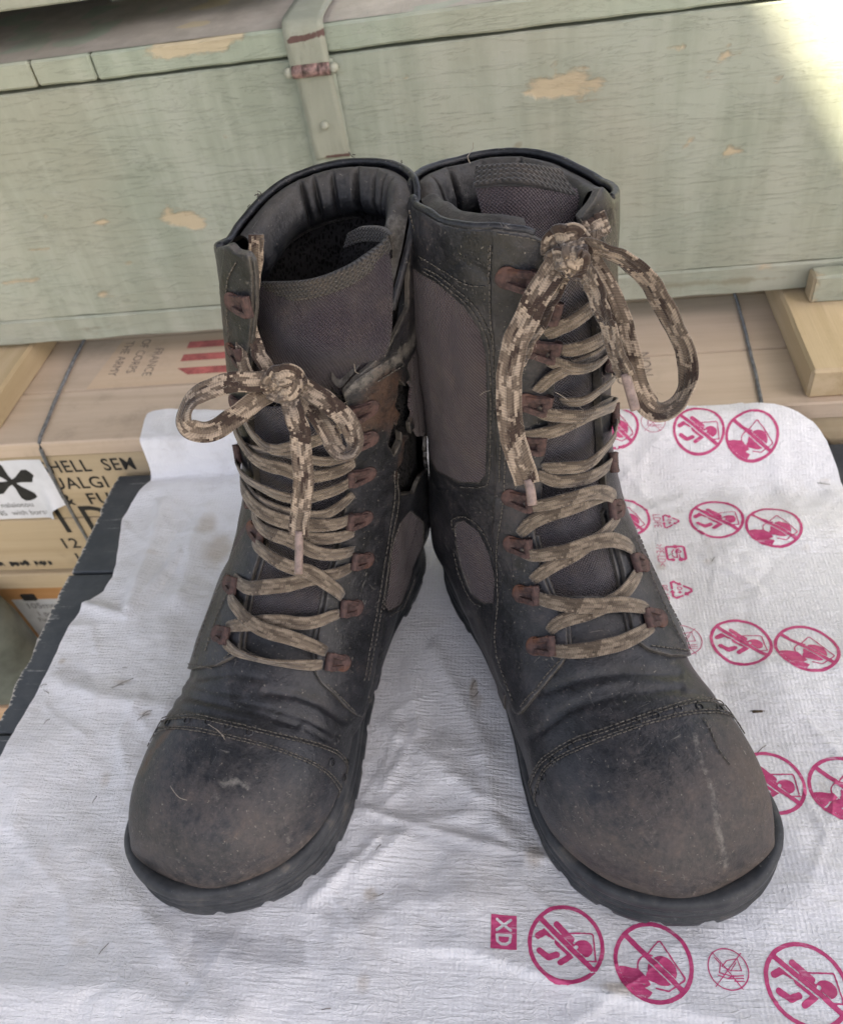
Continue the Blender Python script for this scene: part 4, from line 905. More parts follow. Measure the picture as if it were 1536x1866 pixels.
def make_boot(name, fr, sgn, lean, wmul, rim_px, rim_back, grooves, bulges, gap):
    B = Boot(); O, a, n = fr; B.O = O + np.array([0, 0, 0.0022])
    B.M = Matrix(((a[0], n[0], 0, B.O[0]), (a[1], n[1], 0, B.O[1]), (0, 0, 1, B.O[2]), (0, 0, 0, 1)))
    B.a, B.n = a, n
    B.loc = lambda P: np.asarray(P) / 100          # cm (s,l,z) -> local metres
    B.wor = lambda P: B.O + (P[..., 0:1] * a + P[..., 1:2] * n + P[..., 2:3] * E3) / 100
    B.w2l = lambda W: np.stack([(W - B.O) @ a, (W - B.O) @ n, (W - B.O) @ E3], -1)   # world -> local metres
    V, u = boot_surface(sgn, lean, wmul)
    B.u = u
    def normals(V):
        N = grid_normals(V); C = V.mean(1, keepdims=True); s = np.sign(((V - C) * N).sum(-1).mean()); B.flip = s > 0; return N * s
    # broad dents and puckers first
    N = normals(V)
    nse = fbm(V[..., 0] * .28 + V[..., 2] * .2 + 40 * sgn + 60, V[..., 1] * .3 + V[..., 2] * .22 + 9, 3) * .16
    nse += fbm(V[..., 0] * .9 + 11, V[..., 1] * .9 + V[..., 2] * .9, 2) * .035
    k = sstep(20, 22.5, V[..., 0]); nse = nse * (1 - .6 * k)
    V = V + N * nse[..., None]
    PX = proj(B.wor(V)); N = normals(V)
    for line, dep, wd in grooves: V = V - N * (1.25 * dep * np.exp(-(polydist(PX, line) / wd) ** 2) * (V[..., 2] > 2.9))[..., None]
    for x, y, r, amt in bulges: V = V + N * (amt * np.exp(-((PX[..., 0] - x) ** 2 + (PX[..., 1] - y) ** 2) / r ** 2) * (N[..., 0] > -.2))[..., None]
    N = normals(V)
    B.V, B.N = V, N; B.W = B.wor(V); B.PX = proj(B.W)
    NW = N[..., 0:1] * a + N[..., 1:2] * n + N[..., 2:3] * E3; B.NW = NW
    view = CP - B.W; view /= np.linalg.norm(view, axis=-1, keepdims=True); B.face = (view * NW).sum(-1) > 0.03
    F = grid_faces(NU, NV, True); B.bvh = BVHTree.FromPolygons(B.W.reshape(-1, 3).tolist(), F.tolist()); B.F = F
    def at(x, y, h=0.0, uv=False):
        d = ray(x, y); d = d / np.linalg.norm(d)
        hit, nn, idx, dist = B.bvh.ray_cast(Vector(CP), Vector(d))
        if hit is None:
            # just past the outline: nearest point of the surface to the sight line
            t = np.linspace(.2, .7, 200); best = min(((B.bvh.find_nearest(Vector(CP + d * tt))) for tt in t), key=lambda r: r[3]); hit, nn, idx = best[0], best[1], best[2]
        q = F[idx]; w_ = 1 / (np.linalg.norm(B.W.reshape(-1, 3)[q] - np.array(hit), axis=1) + 1e-6); w_ /= w_.sum()
        nn = (NW.reshape(-1, 3)[q] * w_[:, None]).sum(0); nn /= np.linalg.norm(nn)
        if uv:
            jj = (q % NV).astype(float); jj = np.where(jj - jj[0] > NV / 2, jj - NV, np.where(jj - jj[0] < -NV / 2, jj + NV, jj)); return ((q // NV) * w_).sum(), ((jj * w_).sum() % NV) / NV
        return np.array(hit) + nn * h, nn
    B.at = at
    B.free = lambda x, y, dist: CP + ray(x, y) / np.linalg.norm(ray(x, y)) * dist
    B.dist = lambda x, y: np.linalg.norm(at(x, y)[0] - CP)
    # rim height by angle: measured at the front, constant at the back
    pts = []
    for x, y in rim_px:
        iu, v = at(x, y, uv=True); j = int(v * NV) % NV; i = int(iu); pts.append((v, V[min(i, NU - 1), j, 2]))
    B.rimpts = pts
    pts = sorted([(p[0] % 1, p[1]) for p in pts] + rim_back)
    vv = np.array([p[0] for p in pts]); zz = np.array([p[1] for p in pts])
    vv = np.r_[vv - 1, vv, vv + 1]; zz = np.r_[zz, zz, zz]; v = np.arange(NV) / NV
    r = np.interp(v, vv, zz); kern = np.exp(-np.linspace(-2, 2, 9) ** 2); kern /= kern.sum(); r = np.convolve(np.r_[r[-4:], r, r[:4]], kern, 'valid')
    B.rim = r; B.gap = gap
    B.grim = r[None, :] - V[..., 2]
    B.uv = np.stack([np.repeat((np.arange(NV) / NV * .36)[None], NU, 0), np.repeat((u / 100)[:, None], NV, 1)], -1)
    B.root = empty(name, mat=B.M)
    B.dust = np.clip(.10 + .32 * sstep(22, 26, V[..., 0]) + .35 * sstep(4.5, 3, V[..., 2]) * (V[..., 0] > 10), 0, 1)
    B.Vl = B.loc(V); B.Nl = N
    B.attrs = {'dust': B.dust, 'mark': np.zeros((NU, NV)), 'rust': np.zeros((NU, NV))}
    B.sd = lambda poly: np.where(B.face, polysd(B.PX, poly), -40.0)
    return B

def patch(B, name, G, mat, off, thick=.0022, parent=None, edge=.22, round_=.0005):
    V2 = B.Vl; return clip_patch(name, V2, B.Nl, G, mat, parent or B.root, off=off, thick=thick, uv=B.uv, attrs=B.attrs, wrap=True, flip=B.flip, edge_scale=edge, round_=round_)
def lines_px(B, line, h, n): return [B.at(x, y, h) for x, y in catmull(line, n)]
def to_l(B, P): return B.w2l(np.asarray(P))
def stitch(B, soup, line, h=.0028, step=.0030, size=.00034, jit=.2):
    P = catmull(line, max(10, len(line) * 14)); W = np.array([B.at(x, y, h)[0] for x, y in P]); ok = np.r_[True, np.linalg.norm(np.diff(W, axis=0), axis=1) < .02]
    W = W[ok]; L = np.r_[0, np.cumsum(np.linalg.norm(np.diff(W, axis=0), axis=1))]; m = int(L[-1] / step)
    for i in range(m):
        s0 = (i + .12) * step; s1 = (i + .88) * step
        c = np.array([[np.interp(s, L, W[:, k]) for k in range(3)] for s in (s0, (s0 + s1) / 2, s1)]); c += rng.normal(0, size * jit, (1, 3))
        tube(soup, to_l(B, c), size, 5)

def sole_ring(off, z, sgn, nn=300):
    s = np.r_[np.linspace(0, 1.5, 40), np.linspace(1.5, 28, 160)[1:], np.linspace(28, 31, 70)[1:]]
    m = np.interp(s, SOLE_S, SOLE_M); l = np.interp(s, SOLE_S, SOLE_L)
    P = np.r_[np.c_[s, m], np.c_[s, -l][::-1][1:-1]]
    P = catmull(np.r_[P, P[:1]], nn + 1)[:-1]
    for _ in range(5): P = (np.roll(P, 1, 0) + 2 * P + np.roll(P, -1, 0)) / 4
    T = np.roll(P, -1, 0) - np.roll(P, 1, 0); Nn = np.c_[T[:, 1], -T[:, 0]]; Nn /= np.linalg.norm(Nn, axis=1, keepdims=True)
    if ((P - P.mean(0)) * Nn).sum() < 0: Nn = -Nn
    P = P + Nn * off
    P[:, 1] *= sgn
    return np.c_[P, np.full(nn, z)]
def spring(s): return .75 * sstep(24, 31.2, s) ** 1.5
def build_sole(B, sgn, nn=300):
    def loft(name, rings, zf=None, mat=M_rubber, cap_=True):
        R = [sole_ring(o_, z, sgn, nn) for o_, z in rings]; V = np.array(R)
        V[..., 2] += spring(V[..., 0])
        if zf: V = zf(V)
        F = [tuple(q) for q in grid_faces(len(R), nn, True)]
        if cap_: F += [tuple(range(nn))[::-1], tuple(range((len(R) - 1) * nn, len(R) * nn))]
        return mesh_obj(name, B.loc(V).reshape(-1, 3), F, mat, B.root)
    loft('welt', [(-1.1, 2.1), (-.3, 2.1), (-.06, 2.18), (-.02, 2.4), (-.06, 2.66), (-.18, 2.84), (-.40, 2.92), (-.80, 2.86), (-1.1, 2.5)], cap_=False)
    loft('midsole', [(-.25, .85), (-.04, .9), (-.02, 1.02), (-.3, 1.10), (-.3, 1.2), (-.08, 1.26), (-.06, 1.45), (-.10, 1.62), (-.42, 1.68), (-.42, 1.82), (-.1, 1.88), (-.08, 2.0), (-.2, 2.06), (-.45, 2.09)])
    # outsole: forefoot and heel blocks with lug notches cut in their lower edge
    def lugs(V):
        ph = np.arange(nn) * (0.31 if sgn > 0 else .30); notch = (np.sin(ph * 1.9) > .72) * 1.0
        kz = np.clip((0.6 - V[..., 2] + spring(V[..., 0])) / .6, 0, 1)
        C = V.mean(1, keepdims=True); d = V - C; d[..., 2] = 0; d /= np.maximum(np.linalg.norm(d, axis=-1, keepdims=True), 1e-6)
        V = V - d * (notch * kz * .28)[..., None]
        V[..., 2] += .35 * notch * (kz > .9)
        s = V[..., 0]; arch = sstep(7.6, 8.0, s) * (1 - sstep(12.2, 13.5, s)); V[..., 2] = np.maximum(V[..., 2], arch * .84)
        return V
    loft('outsole', [(-.35, .0), (-.12, .02), (-.04, .12), (.0, .4), (.02, .82), (-.15, .88)], lugs)

def hook_mesh():
    s = Soup()
    def disc(cx_, cy_, r, z0, z1, k=18, ex=1.0):
        V = []
        for rr, z in ((r * .92, z0), (r, z0 + .2), (r, z1 - .25), (r * .86, z1), (r * .3, z1 + .12)):
            V += [(cx_ + rr * ex * math.cos(t) * (1 + .05 * math.sin(3 * t)), cy_ + rr * math.sin(t), z) for t in np.linspace(0, 2 * np.pi, k, endpoint=False)]
        s.add(np.array(V) / 1000, [tuple(q) for q in grid_faces(5, k, True)] + [tuple(range(4 * k, 5 * k))])
    disc(4.6, 0, 5.0, 0, 1.3)
    # folded body: two legs from the plate up to a rolled lip over the eyelet row
    for sg in (1, -1):
        C = np.array([(4.5, sg * 2.6, 1.4), (1.5, sg * 3.0, 2.5), (-2.5, sg * 3.5, 3.5), (-5.0, sg * 4.0, 3.6)]) / 1000
        C = catmull(C, 9); ribbon(s, C, np.tile(np.array([0, 1.0, .12 * sg]), (9, 1)), .0030, .0013, 5)
    a = np.linspace(-.5 * np.pi, 1.15 * np.pi, 12); V = []
    for y in (-5.1, -4.7, 0, 4.7, 5.1):
        rr = 2.1 if abs(y) < 5 else 1.8; V += [(-5.6 - math.cos(t - .5 * math.pi) * rr * 1.15 * -1 * -1, y, 2.1 + math.sin(t - .5 * math.pi) * -rr) for t in a]
    n0 = len(a); Vv = np.array(V) / 1000; F = [tuple(q) for q in grid_faces(5, n0)]
    Vi = Vv.copy(); cen = np.array([-5.6, 0, 2.1]) / 1000; Vi[:, 0] = cen[0] + (Vv[:, 0] - cen[0]) * .6; Vi[:, 2] = cen[2] + (Vv[:, 2] - cen[2]) * .6
    s.add(Vv, F); s.add(Vi, [f[::-1] for f in F])
    # base strap under the roll
    ribbon(s, np.array([(5, 0, .7), (0, 0, .7), (-5.5, 0, .5)]) / 1000, np.tile(np.array([0, 1.0, 0]), (3, 1)), .0085, .0011, 5)
    return s
HOOK = None
def add_hook(B, x, y, tx, ty, h=.0028, scale=1.0, flat=1.0):
    'hook at photo point; (tx,ty) a point towards the throat'
    global HOOK
    P, nn = B.at(x, y, h); Q, _ = B.at(tx, ty, h)
    xl, nl = to_l(B, P), (np.array([nn @ B.a, nn @ B.n, nn[2]])); d = xl - to_l(B, Q); d = d - nl * (d @ nl); d /= np.linalg.norm(d); yv = np.cross(nl, d)
    Mx = Matrix(((d[0], yv[0], nl[0], xl[0]), (d[1], yv[1], nl[1], xl[1]), (d[2], yv[2], nl[2], xl[2]), (0, 0, 0, 1))) @ Matrix.Diagonal((scale, scale, scale, 1))
    if HOOK is None:
        o = hook_mesh().build('lace_hook', M_rust, B.root, smooth=False); HOOK = o; o.matrix_local = Mx
    else: copy_obj(HOOK, B.root, Mx)

def lace_bar(B, soup, line, h=.0045, w_=.0089, bow=.003, t=.0012, twist=0.0):
    'lace lying over the boot along photo points; raised in the middle'
    pl = catmull(line, 35)[:-1]; hs_ = .0034 + (h - .0034) * np.sin(np.linspace(0, np.pi, 34)) ** .35 + bow * np.sin(np.linspace(0, np.pi, 34))
    R = [B.at(x, y, hh) for (x, y), hh in zip(pl, hs_)]; P = to_l(B, np.array([r[0] for r in R])); Nn = np.array([[r[1] @ B.a, r[1] @ B.n, r[1][2]] for r in R])
    k = np.ones(9) / 9
    for c in range(3): P[:, c] = np.convolve(np.r_[np.full(4, P[0, c]), P[:, c], np.full(4, P[-1, c])], k, 'valid') if False else P[:, c]; Nn[:, c] = np.convolve(np.r_[np.full(4, Nn[0, c]), Nn[:, c], np.full(4, Nn[-1, c])], k, 'valid')
    P = catmull(P[::3], 46); Nn = np.array([np.interp(np.linspace(0, 1, 46), np.linspace(0, 1, 34), Nn[:, c]) for c in range(3)]).T
    T = np.gradient(P, axis=0); Wd = np.cross(Nn, T); Wd /= np.linalg.norm(Wd, axis=1, keepdims=True)
    ang = twist * np.sin(np.linspace(0, np.pi, 46)) + rng.normal(0, .10); Nn /= np.linalg.norm(Nn, axis=1, keepdims=True)
    Wd = Wd * np.cos(ang)[:, None] + Nn * np.sin(ang)[:, None]
    tp = .60 + .40 * np.sin(np.clip(np.linspace(0, np.pi, 46), .0, np.pi)) ** .5
    ribbon(soup, P, Wd, w_, t, 14, tp)
def lace_free(B, soup, pts, w_=.0085, t=.0012, wdir=None, taper=None, n=110):
    'free lace: (x, y, metres from the camera, angle of the flat side: 0 faces the camera, 90 edge-on)'
    pts = np.array(pts, float); C = catmull(pts, n); W = np.array([B.free(x, y, d) for x, y, d, a_ in C]); P = to_l(B, W)
    vd = to_l(B, np.tile(CP, (n, 1))) - P; vd /= np.linalg.norm(vd, axis=1, keepdims=True); T = np.gradient(P, axis=0); T /= np.linalg.norm(T, axis=1, keepdims=True)
    Wf = np.cross(vd, T); Wf /= np.linalg.norm(Wf, axis=1, keepdims=True); Nf = np.cross(T, Wf); ang = np.radians(C[:, 3]) + .35 * fbm(np.arange(n) * .06 + rng.uniform(0, 90), np.zeros(n), 3)
    P = P + np.c_[fbm(np.arange(n) * .09 + 3, np.zeros(n), 2), fbm(np.arange(n) * .09 + 50, np.zeros(n), 2), fbm(np.arange(n) * .09 + 80, np.zeros(n), 2)] * .0011
    Wd = Wf * np.cos(ang)[:, None] + Nf * np.sin(ang)[:, None]
    ribbon(soup, P, Wd, w_, t, 14, taper)
    return P
def fuzz(B, soup, P, n, ln=.0022, r=.000055):
    for i in rng.integers(0, len(P), n):
        d = rng.normal(0, 1, 3); d /= np.linalg.norm(d); c = np.array([P[i], P[i] + d * ln * .5 + rng.normal(0, ln * .15, 3), P[i] + d * ln + rng.normal(0, ln * .3, 3)]); tube(soup, c, r, 3)

def rim_curve(B, off, dz):
    'closed curve along the rim, off (cm) outwards from the outer surface'
    C = []
    for j in range(NV):
        i = int(np.argmin(np.abs(B.V[:, j, 2] - (B.rim[j] + dz)) + 99 * (np.arange(NU) < NU * .35))); z = B.V[i:i + 1, j]
        p = B.V[i, j].copy(); p[2] = B.rim[j] + dz; C.append(p + B.N[i, j] * np.array([1, 1, 0]) * off)
    C = np.array(C); k = np.exp(-np.linspace(-2, 2, 11) ** 2); k /= k.sum()
    for c in range(3): C[:, c] = np.convolve(np.r_[C[-5:, c], C[:, c], C[:5, c]], k, 'valid')
    return C
def collar(B, v0, v1, depth=4.6, pad=.75, name='collar_padding', pleats=0, wornside=0.0):
    'soft roll inside the top edge, pleated'
    R = rim_curve(B, -.25, -.1); n = 22; V = []
    ctr = R.mean(0)
    for j in range(NV):
        v = j / NV; p = R[j]; inn = np.array([ctr[0], ctr[1], p[2]]) - p; inn[2] = 0; inn /= np.linalg.norm(inn)
        pl = 0
        for k in range(pleats):
            vc = .60 + .30 * (k + .5) / pleats + .013 * math.sin(5.1 * k); pl = max(pl, math.exp(-((v - vc) / .0058) ** 2) * (0.75 + .25 * math.sin(2.3 * k + 1)))
        row = []
        for i in range(n):
            t = i / (n - 1); bul = pad * (math.sin(math.pi * min(1, t * 1.02)) ** .6) * (1 - .55 * pl * math.sin(math.pi * t) ** .5) + .15
            z = p[2] + .42 * math.sin(math.pi * min(1, t * 3.2)) * (t < .32) - depth * max(0, t - .06) ** 1.0
            row.append(p * np.array([1, 1, 0]) + inn * bul + np.array([0, 0, z]))
        V.append(row)
    V = np.array(V).transpose(1, 0, 2)
    vs = np.arange(NV) / NV; keep = (vs >= v0) & (vs <= v1) if v0 < v1 else (vs >= v0) | (vs <= v1)
    idx = np.where(keep)[0]
    if v0 > v1: idx = np.r_[np.where(vs >= v0)[0], np.where(vs <= v1)[0]]
    V = V[:, idx]; m = len(idx)
    full = m == NV
    F = [tuple(q) for q in grid_faces(n, m, full)]
    du = fbm(V[..., 0] * .5 + 3, V[..., 1] * .5 + V[..., 2], 3) * .05; V[..., 2] += du
    d = np.full(n * m, .0); t = np.repeat(np.linspace(0, 1, n)[:, None], m, 1).ravel(); d = .80 * np.exp(-(t / .42) ** 2); vcol = np.repeat((vs[idx])[None], n, 0).ravel(); mk = .62 * ((vcol < .17) | (vcol > .96)) * (t < .75)
    tp_ = Soup(); Ce = V[-1].copy(); tube(tp_, B.loc(Ce), .0016, 6); tp_.build('lining_tape', M_bind, B.root)
    o = mesh_obj(name, B.loc(V).reshape(-1, 3), F, M_collar, B.root, attrs={'dust': d, 'mark': mk * wornside})
    return V
def lining(B, off=-.55):
    G = np.minimum(B.grim + 4.0 - 0 * B.grim, B.V[..., 2] - 7.0); G = np.minimum(B.grim - .6, B.V[..., 2] - 6.0)
    G = np.where(np.arange(NU)[:, None] > NU * .45, G, -1); vv = np.arange(NV)[None] / NV; G = np.minimum(G, np.maximum(.165 - vv, vv - B.gap[1]) * 40)
    patch(B, 'lining', G, M_liner, off / 100, 0.0, round_=0)
def rim_bead(B, r=.22, gaps=()):
    C = rim_curve(B, -.05, .02); s = Soup(); vv = np.arange(NV) / NV; C = np.r_[C[vv > B.gap[1]], C[vv < B.gap[0]]]
    tube(s, B.loc(C), r / 100, 9, 1 + .12 * fbm(np.arange(len(C)) * .12, np.zeros(len(C)), 3)); return s.build('edge_piping', M_leather, B.root)
def sheet_from(B, rows, nu=40, nv=30, name='tongue', mat=None, thick=.0022, extra=None):
    'sheet through photo points given on planes s=const (cm): rows of (x, y, s)'
    R = []
    for row in rows:
        r = []
        for x, y, s_ in row:
            d = ray(x, y); t = ((B.O + B.a * s_ / 100 - CP) @ B.a) / (d @ B.a); r.append(to_l(B, CP + t * d))
        R.append(catmull(r, nv))
    R = np.array(R); V = np.array([catmull(R[:, j], nu) for j in range(nv)]).transpose(1, 0, 2)
    N = grid_normals(V, False)
    if N[..., 0].mean() < 0: N = -N
    if extra is not None: V = V + N * extra(V)[..., None]
    L1 = np.r_[0, np.cumsum(np.linalg.norm(np.diff(V[:, nv // 2], axis=0), axis=1))]; L2 = np.r_[0, np.cumsum(np.linalg.norm(np.diff(V[nu // 2], axis=0), axis=1))]
    uv = np.stack(np.meshgrid(L2, L1), -1).reshape(-1, 2)
    Vb = V - N * thick; n = nu * nv; F1 = grid_faces(nu, nv)
    F = [tuple(q) for q in F1] + [tuple(q[::-1] + n) for q in F1]
    ringi = list(range(nv)) + [i * nv + nv - 1 for i in range(1, nu)] + [(nu - 1) * nv + j for j in range(nv - 2, -1, -1)] + [i * nv for i in range(nu - 2, 0, -1)]
    F += [(b, a_, a_ + n, b + n) for a_, b in zip(ringi, ringi[1:] + ringi[:1])]
    mesh_obj(name, np.r_[V.reshape(-1, 3), Vb.reshape(-1, 3)], F, mat or M_twill, B.root, uv=np.r_[uv, uv])
    return V, N

def px_mark(B, L, key):
    for line, wd, amt in L: B.attrs[key] = np.maximum(B.attrs[key], amt * np.exp(-(polydist(B.PX, line) / wd) ** 2) * B.face)

# ---- boot at the left of the picture
LEAN_L = ([0, 8, 10, 13, 18, 24, 30, 34], [0, 0, .1, .4, 1.2, 2.0, 2.9, 3.4])
BL = make_boot('combat_boot', FR_L, 1, LEAN_L, ([1.15, 1.15, 1.13, 1.12, 1.12, 1.13, 1.13, 1.12, 1.05, .97, .90, .885, .88], [1.22, 1.24, 1.22, 1.16, 1.10, 1.07, 1.05, 1.02, .97, .91, .85, .83, .82]),
    [(618, 715), (458, 453), (436, 452), (425, 440)],
    [(.0, 28.3), (.025, 27.2), (.05, 26.1), (.075, 25.2), (.105, 24.5), (.46, 29.2), (.52, 29.6), (.6, 30.0), (.75, 30.2), (.9, 30.3), (.97, 29.4)],
    [([(318, 1262), (400, 1284), (470, 1300), (540, 1322)], .11, 7), ([(300, 1288), (380, 1300), (450, 1316)], .06, 5), ([(486, 1262), (540, 1268), (585, 1284), (625, 1312)], .17, 8), ([(345, 1236), (420, 1228), (480, 1238)], .09, 8),
     ([(430, 1278), (500, 1294), (560, 1312), (612, 1340)], .09, 5), ([(640, 1330), (655, 1380), (660, 1420)], .08, 6), ([(330, 1245), (395, 1262), (450, 1270)], .05, 4), ([(560, 1330), (600, 1352), (635, 1390)], .06, 5),
     ([(700, 950), (712, 1030), (700, 1100)], .12, 12), ([(720, 880), (745, 960), (750, 1030)], .15, 14), ([(690, 1130), (684, 1200), (672, 1270)], .08, 9)],
    [(500, 1085, 30, .38), (560, 1098, 26, .34), (525, 1000, 30, .32), (530, 870, 28, .25), (520, 1245, 55, .10), (420, 1250, 50, .06)], (.045, .345))
tag(BL.root, 'battered black combat boot with torn side collar and slack tongue, left of the pair', 'boot', 'pair of boots standing on the plastic sheet')
px_mark(BL, [([(405, 1430), (432, 1424), (450, 1434)], 9, .95), ([(392, 1452), (398, 1455)], 8, .7), ([(455, 1480), (475, 1530)], 7, .35), ([(520, 1500), (525, 1555)], 5, .5), ([(545, 1520), (552, 1560)], 3, .45), ([(412, 1248), (425, 1290)], 8, .35), ([(764, 470), (764, 560), (750, 620), (705, 662), (630, 708)], 13, .85)], 'mark')
px_mark(BL, [([(322, 1324), (300, 1345), (278, 1375), (262, 1410)], 7, .9), ([(350, 1225), (320, 1255)], 10, .35), ([(700, 690), (660, 760), (725, 745)], 30, .95), ([(735, 800), (720, 860)], 14, .6), ([(655, 1215), (600, 1210)], 16, .35), ([(630, 1105), (650, 1112)], 14, .3)], 'rust')
THL = [(438, 1186), (446, 1130), (455, 1085), (478, 1010), (484, 960), (476, 900), (468, 850), (463, 800), (458, 740), (455, 690), (462, 620), (470, 560), (470, 500), (463, 445), (480, 330), (745, 330), (740, 560), (700, 640), (622, 708), (640, 760), (650, 800), (642, 850), (630, 900), (622, 950), (612, 1010), (598, 1060), (588, 1110), (578, 1160), (574, 1225), (520, 1217), (480, 1207)]
HOLES_L = [[(718, 688), (730, 700), (737, 688), (748, 704), (744, 738), (750, 752), (742, 770), (746, 794), (728, 790), (716, 772), (722, 750), (712, 735), (719, 715)], [(752, 780), (760, 796), (784, 790), (780, 850), (762, 868), (750, 896), (726, 900), (718, 852), (731, 832), (735, 806)], [(712, 768), (722, 782), (724, 800), (712, 826), (702, 806), (706, 788)]]
def build_L(B):
    S, Lc, Z = B.V[..., 0], B.V[..., 1], B.V[..., 2]
    uu = np.arange(NU)[:, None] + 0 * S
    th_ = np.where(B.face, polysd(B.PX, THL), -60.0)
    holes = np.full(S.shape, -60.0)
    for h in HOLES_L: holes = np.maximum(holes, B.sd(h))
    holes = holes + 1.2 * fbm(B.PX[..., 0] / 5, B.PX[..., 1] / 5, 2)
    rim = B.grim * 30
    lining(B); build_sole(B, 1)
    seam = [(255, 1400), (272, 1338), (295, 1313), (350, 1305), (415, 1317), (513, 1340), (578, 1356), (617, 1375), (640, 1411), (646, 1470)]
    toe = [(200, 1480), (240, 1400)] + seam + [(660, 1540), (560, 1720), (200, 1720)]
    low = (Z - 2.3) * 30
    gt = np.minimum(np.where(B.face, polysd(B.PX, toe), (S - 24.2) * 30), low)
    patch(B, 'toe_cap', gt, M_toe, .0012, .0016)
    patch(B, 'vamp', np.minimum.reduce([np.where(S > 12, -gt + 26, 30), (S - 9) * 30, -(th_ - 6), low, (14.2 - Z) * 30]), M_leather, .0003, .0018)
    pan = [[(772, 600), (752, 642), (738, 668), (742, 720), (748, 760), (756, 790), (768, 796), (800, 760), (800, 600)], [(706, 1114), (694, 1100), (700, 1060), (712, 1000), (728, 950), (745, 930), (768, 950), (768, 1040), (742, 1092)], [(400, 1056), (440, 968), (472, 925), (476, 960), (452, 985), (426, 1040), (410, 1052)]]
    gp = np.maximum.reduce([B.sd(p) for p in pan])
    quarter = np.minimum.reduce([rim, -th_, (16.8 - S) * 30, low, -holes])
    patch(B, 'quarter', np.minimum(quarter, -gp), M_leather, .0014, .002)
    for p in pan: patch(B, 'nylon_panel', np.minimum.reduce([B.sd(p) + 8, rim, -holes]), M_nylon, .0008, .001)
    fr = [(640, 690), (622, 706), (640, 760), (650, 800), (642, 850), (630, 900), (622, 950), (612, 1010), (598, 1060), (588, 1110), (578, 1160), (573, 1226), (584, 1246), (606, 1266), (628, 1290), (645, 1303), (656, 1306), (664, 1270), (676, 1225), (690, 1150), (700, 1080), (708, 1000), (722, 920), (728, 860), (726, 800), (742, 690), (720, 640)]
    patch(B, 'eyelet_facing', np.minimum.reduce([B.sd(fr), rim, -holes]), M_leather, .0030, .0028, edge=.25)
    fl = [(330, 1216), (352, 1222), (400, 1214), (428, 1199), (440, 1184), (446, 1130), (455, 1085), (478, 1010), (484, 960), (476, 900), (468, 850), (463, 800), (458, 740), (455, 690), (460, 620), (466, 560), (466, 500), (455, 430), (420, 420), (410, 520), (425, 700), (440, 840), (452, 880), (475, 920), (452, 970), (428, 1015), (405, 1058), (380, 1100), (352, 1165)]
    patch(B, 'eyelet_facing', np.minimum.reduce([B.sd(fl), rim]), M_leather, .0030, .0028, edge=.25)
    # tongue: leather foot, padded nylon above
    patch(B, 'tongue_base', np.minimum.reduce([B.sd(THL) + 14, np.where(B.face, B.PX[..., 1] - 1112, -50)]), M_leather, -.0016, .001)
    patch(B, 'tongue_lining', np.minimum.reduce([B.sd(THL) + 16, np.where(B.face, 1120 - B.PX[..., 1], -50), np.where(B.face, B.PX[..., 1] - 745, -50)]), M_tongue, -.0012, .001)
    wav = lambda V: .0012 * np.sin(V[..., 2] * 190 + V[..., 1] * 60) + .0022 * fbm(V[..., 1] * 40, V[..., 2] * 40, 3)
    sheet_from(B, [[(446, 830, 9.9), (540, 830, 10.9), (612, 820, 10.4)], [(438, 700, 9.6), (540, 700, 10.9), (622, 722, 10.1)], [(440, 620, 9.0), (560, 630, 10.5), (702, 642, 9.0)], [(448, 560, 8.5), (570, 560, 9.9), (716, 540, 8.0)], [(460, 524, 8.3), (590, 508, 9.4), (707, 440, 7.0)]], name='tongue', mat=M_twill, extra=wav)
    ribs = lambda V: .0006 * np.abs(np.sin(np.linspace(0, 4 * np.pi, V.shape[0])))[:, None] + 0 * V[..., 0]
    sheet_from(B, [[(462, 553, 8.6), (560, 545, 9.7), (640, 519, 9.1), (692, 480, 7.7), (714, 452, 7.1)], [(464, 515, 8.4), (560, 510, 9.5), (640, 485, 9.0), (690, 450, 7.5), (707, 428, 7.0)]], nu=26, nv=40, name='tongue_binding', mat=M_bind, thick=.003, extra=ribs)
    sheet_from(B, [[(714, 455, 6.9), (698, 442, 6.0), (660, 441, 5.2), (626, 452, 4.8)], [(710, 428, 6.9), (692, 415, 6.0), (655, 414, 5.2), (634, 424, 4.8)]], nu=22, nv=30, name='tongue_binding', mat=M_bind, thick=.002, extra=ribs)
    sheet_from(B, [[(712, 470, 6.9), (690, 480, 5.8), (650, 500, 5.1), (606, 520, 4.7)], [(712, 448, 6.9), (698, 438, 5.95), (660, 440, 5.1), (624, 452, 4.7)]], nu=16, nv=24, name='tongue_mesh', mat=M_liner, thick=.001)
    collar(B, .35, .165, 2.9, 1.45, pleats=7, wornside=1.0); rim_bead(B, .19)
    # stitching
    st = Soup()
    for ln in (seam[1:-1], [(x, y + 6) for x, y in seam[1:-1]], [(264, 1360), (285, 1334), (300, 1328), (352, 1328), (420, 1342), (497, 1362), (560, 1386), (600, 1411), (624, 1445), (630, 1465)], [(268, 1362), (300, 1333), (350, 1333), (420, 1347), (497, 1367), (560, 1391), (597, 1415), (620, 1449)],
               [(395, 1220), (350, 1213), (340, 1208)], [(415, 1203), (436, 1180)], [(382, 1190), (410, 1110), (440, 1050)], [(362, 1200), (392, 1110), (425, 1040)], [(655, 1240), (672, 1150), (684, 1080), (694, 1010), (708, 930), (712, 850)], [(662, 1240), (679, 1150), (691, 1080), (701, 1010), (715, 930), (719, 850)],
               [(590, 1245), (640, 1296)], [(474, 925), (466, 860), (456, 800)], [(690, 1112), (695, 1060), (706, 1000), (722, 945)], [(702, 1122), (735, 1096), (758, 1050)], [(440, 470), (424, 520), (430, 640)], [(680, 690), (730, 660)]):
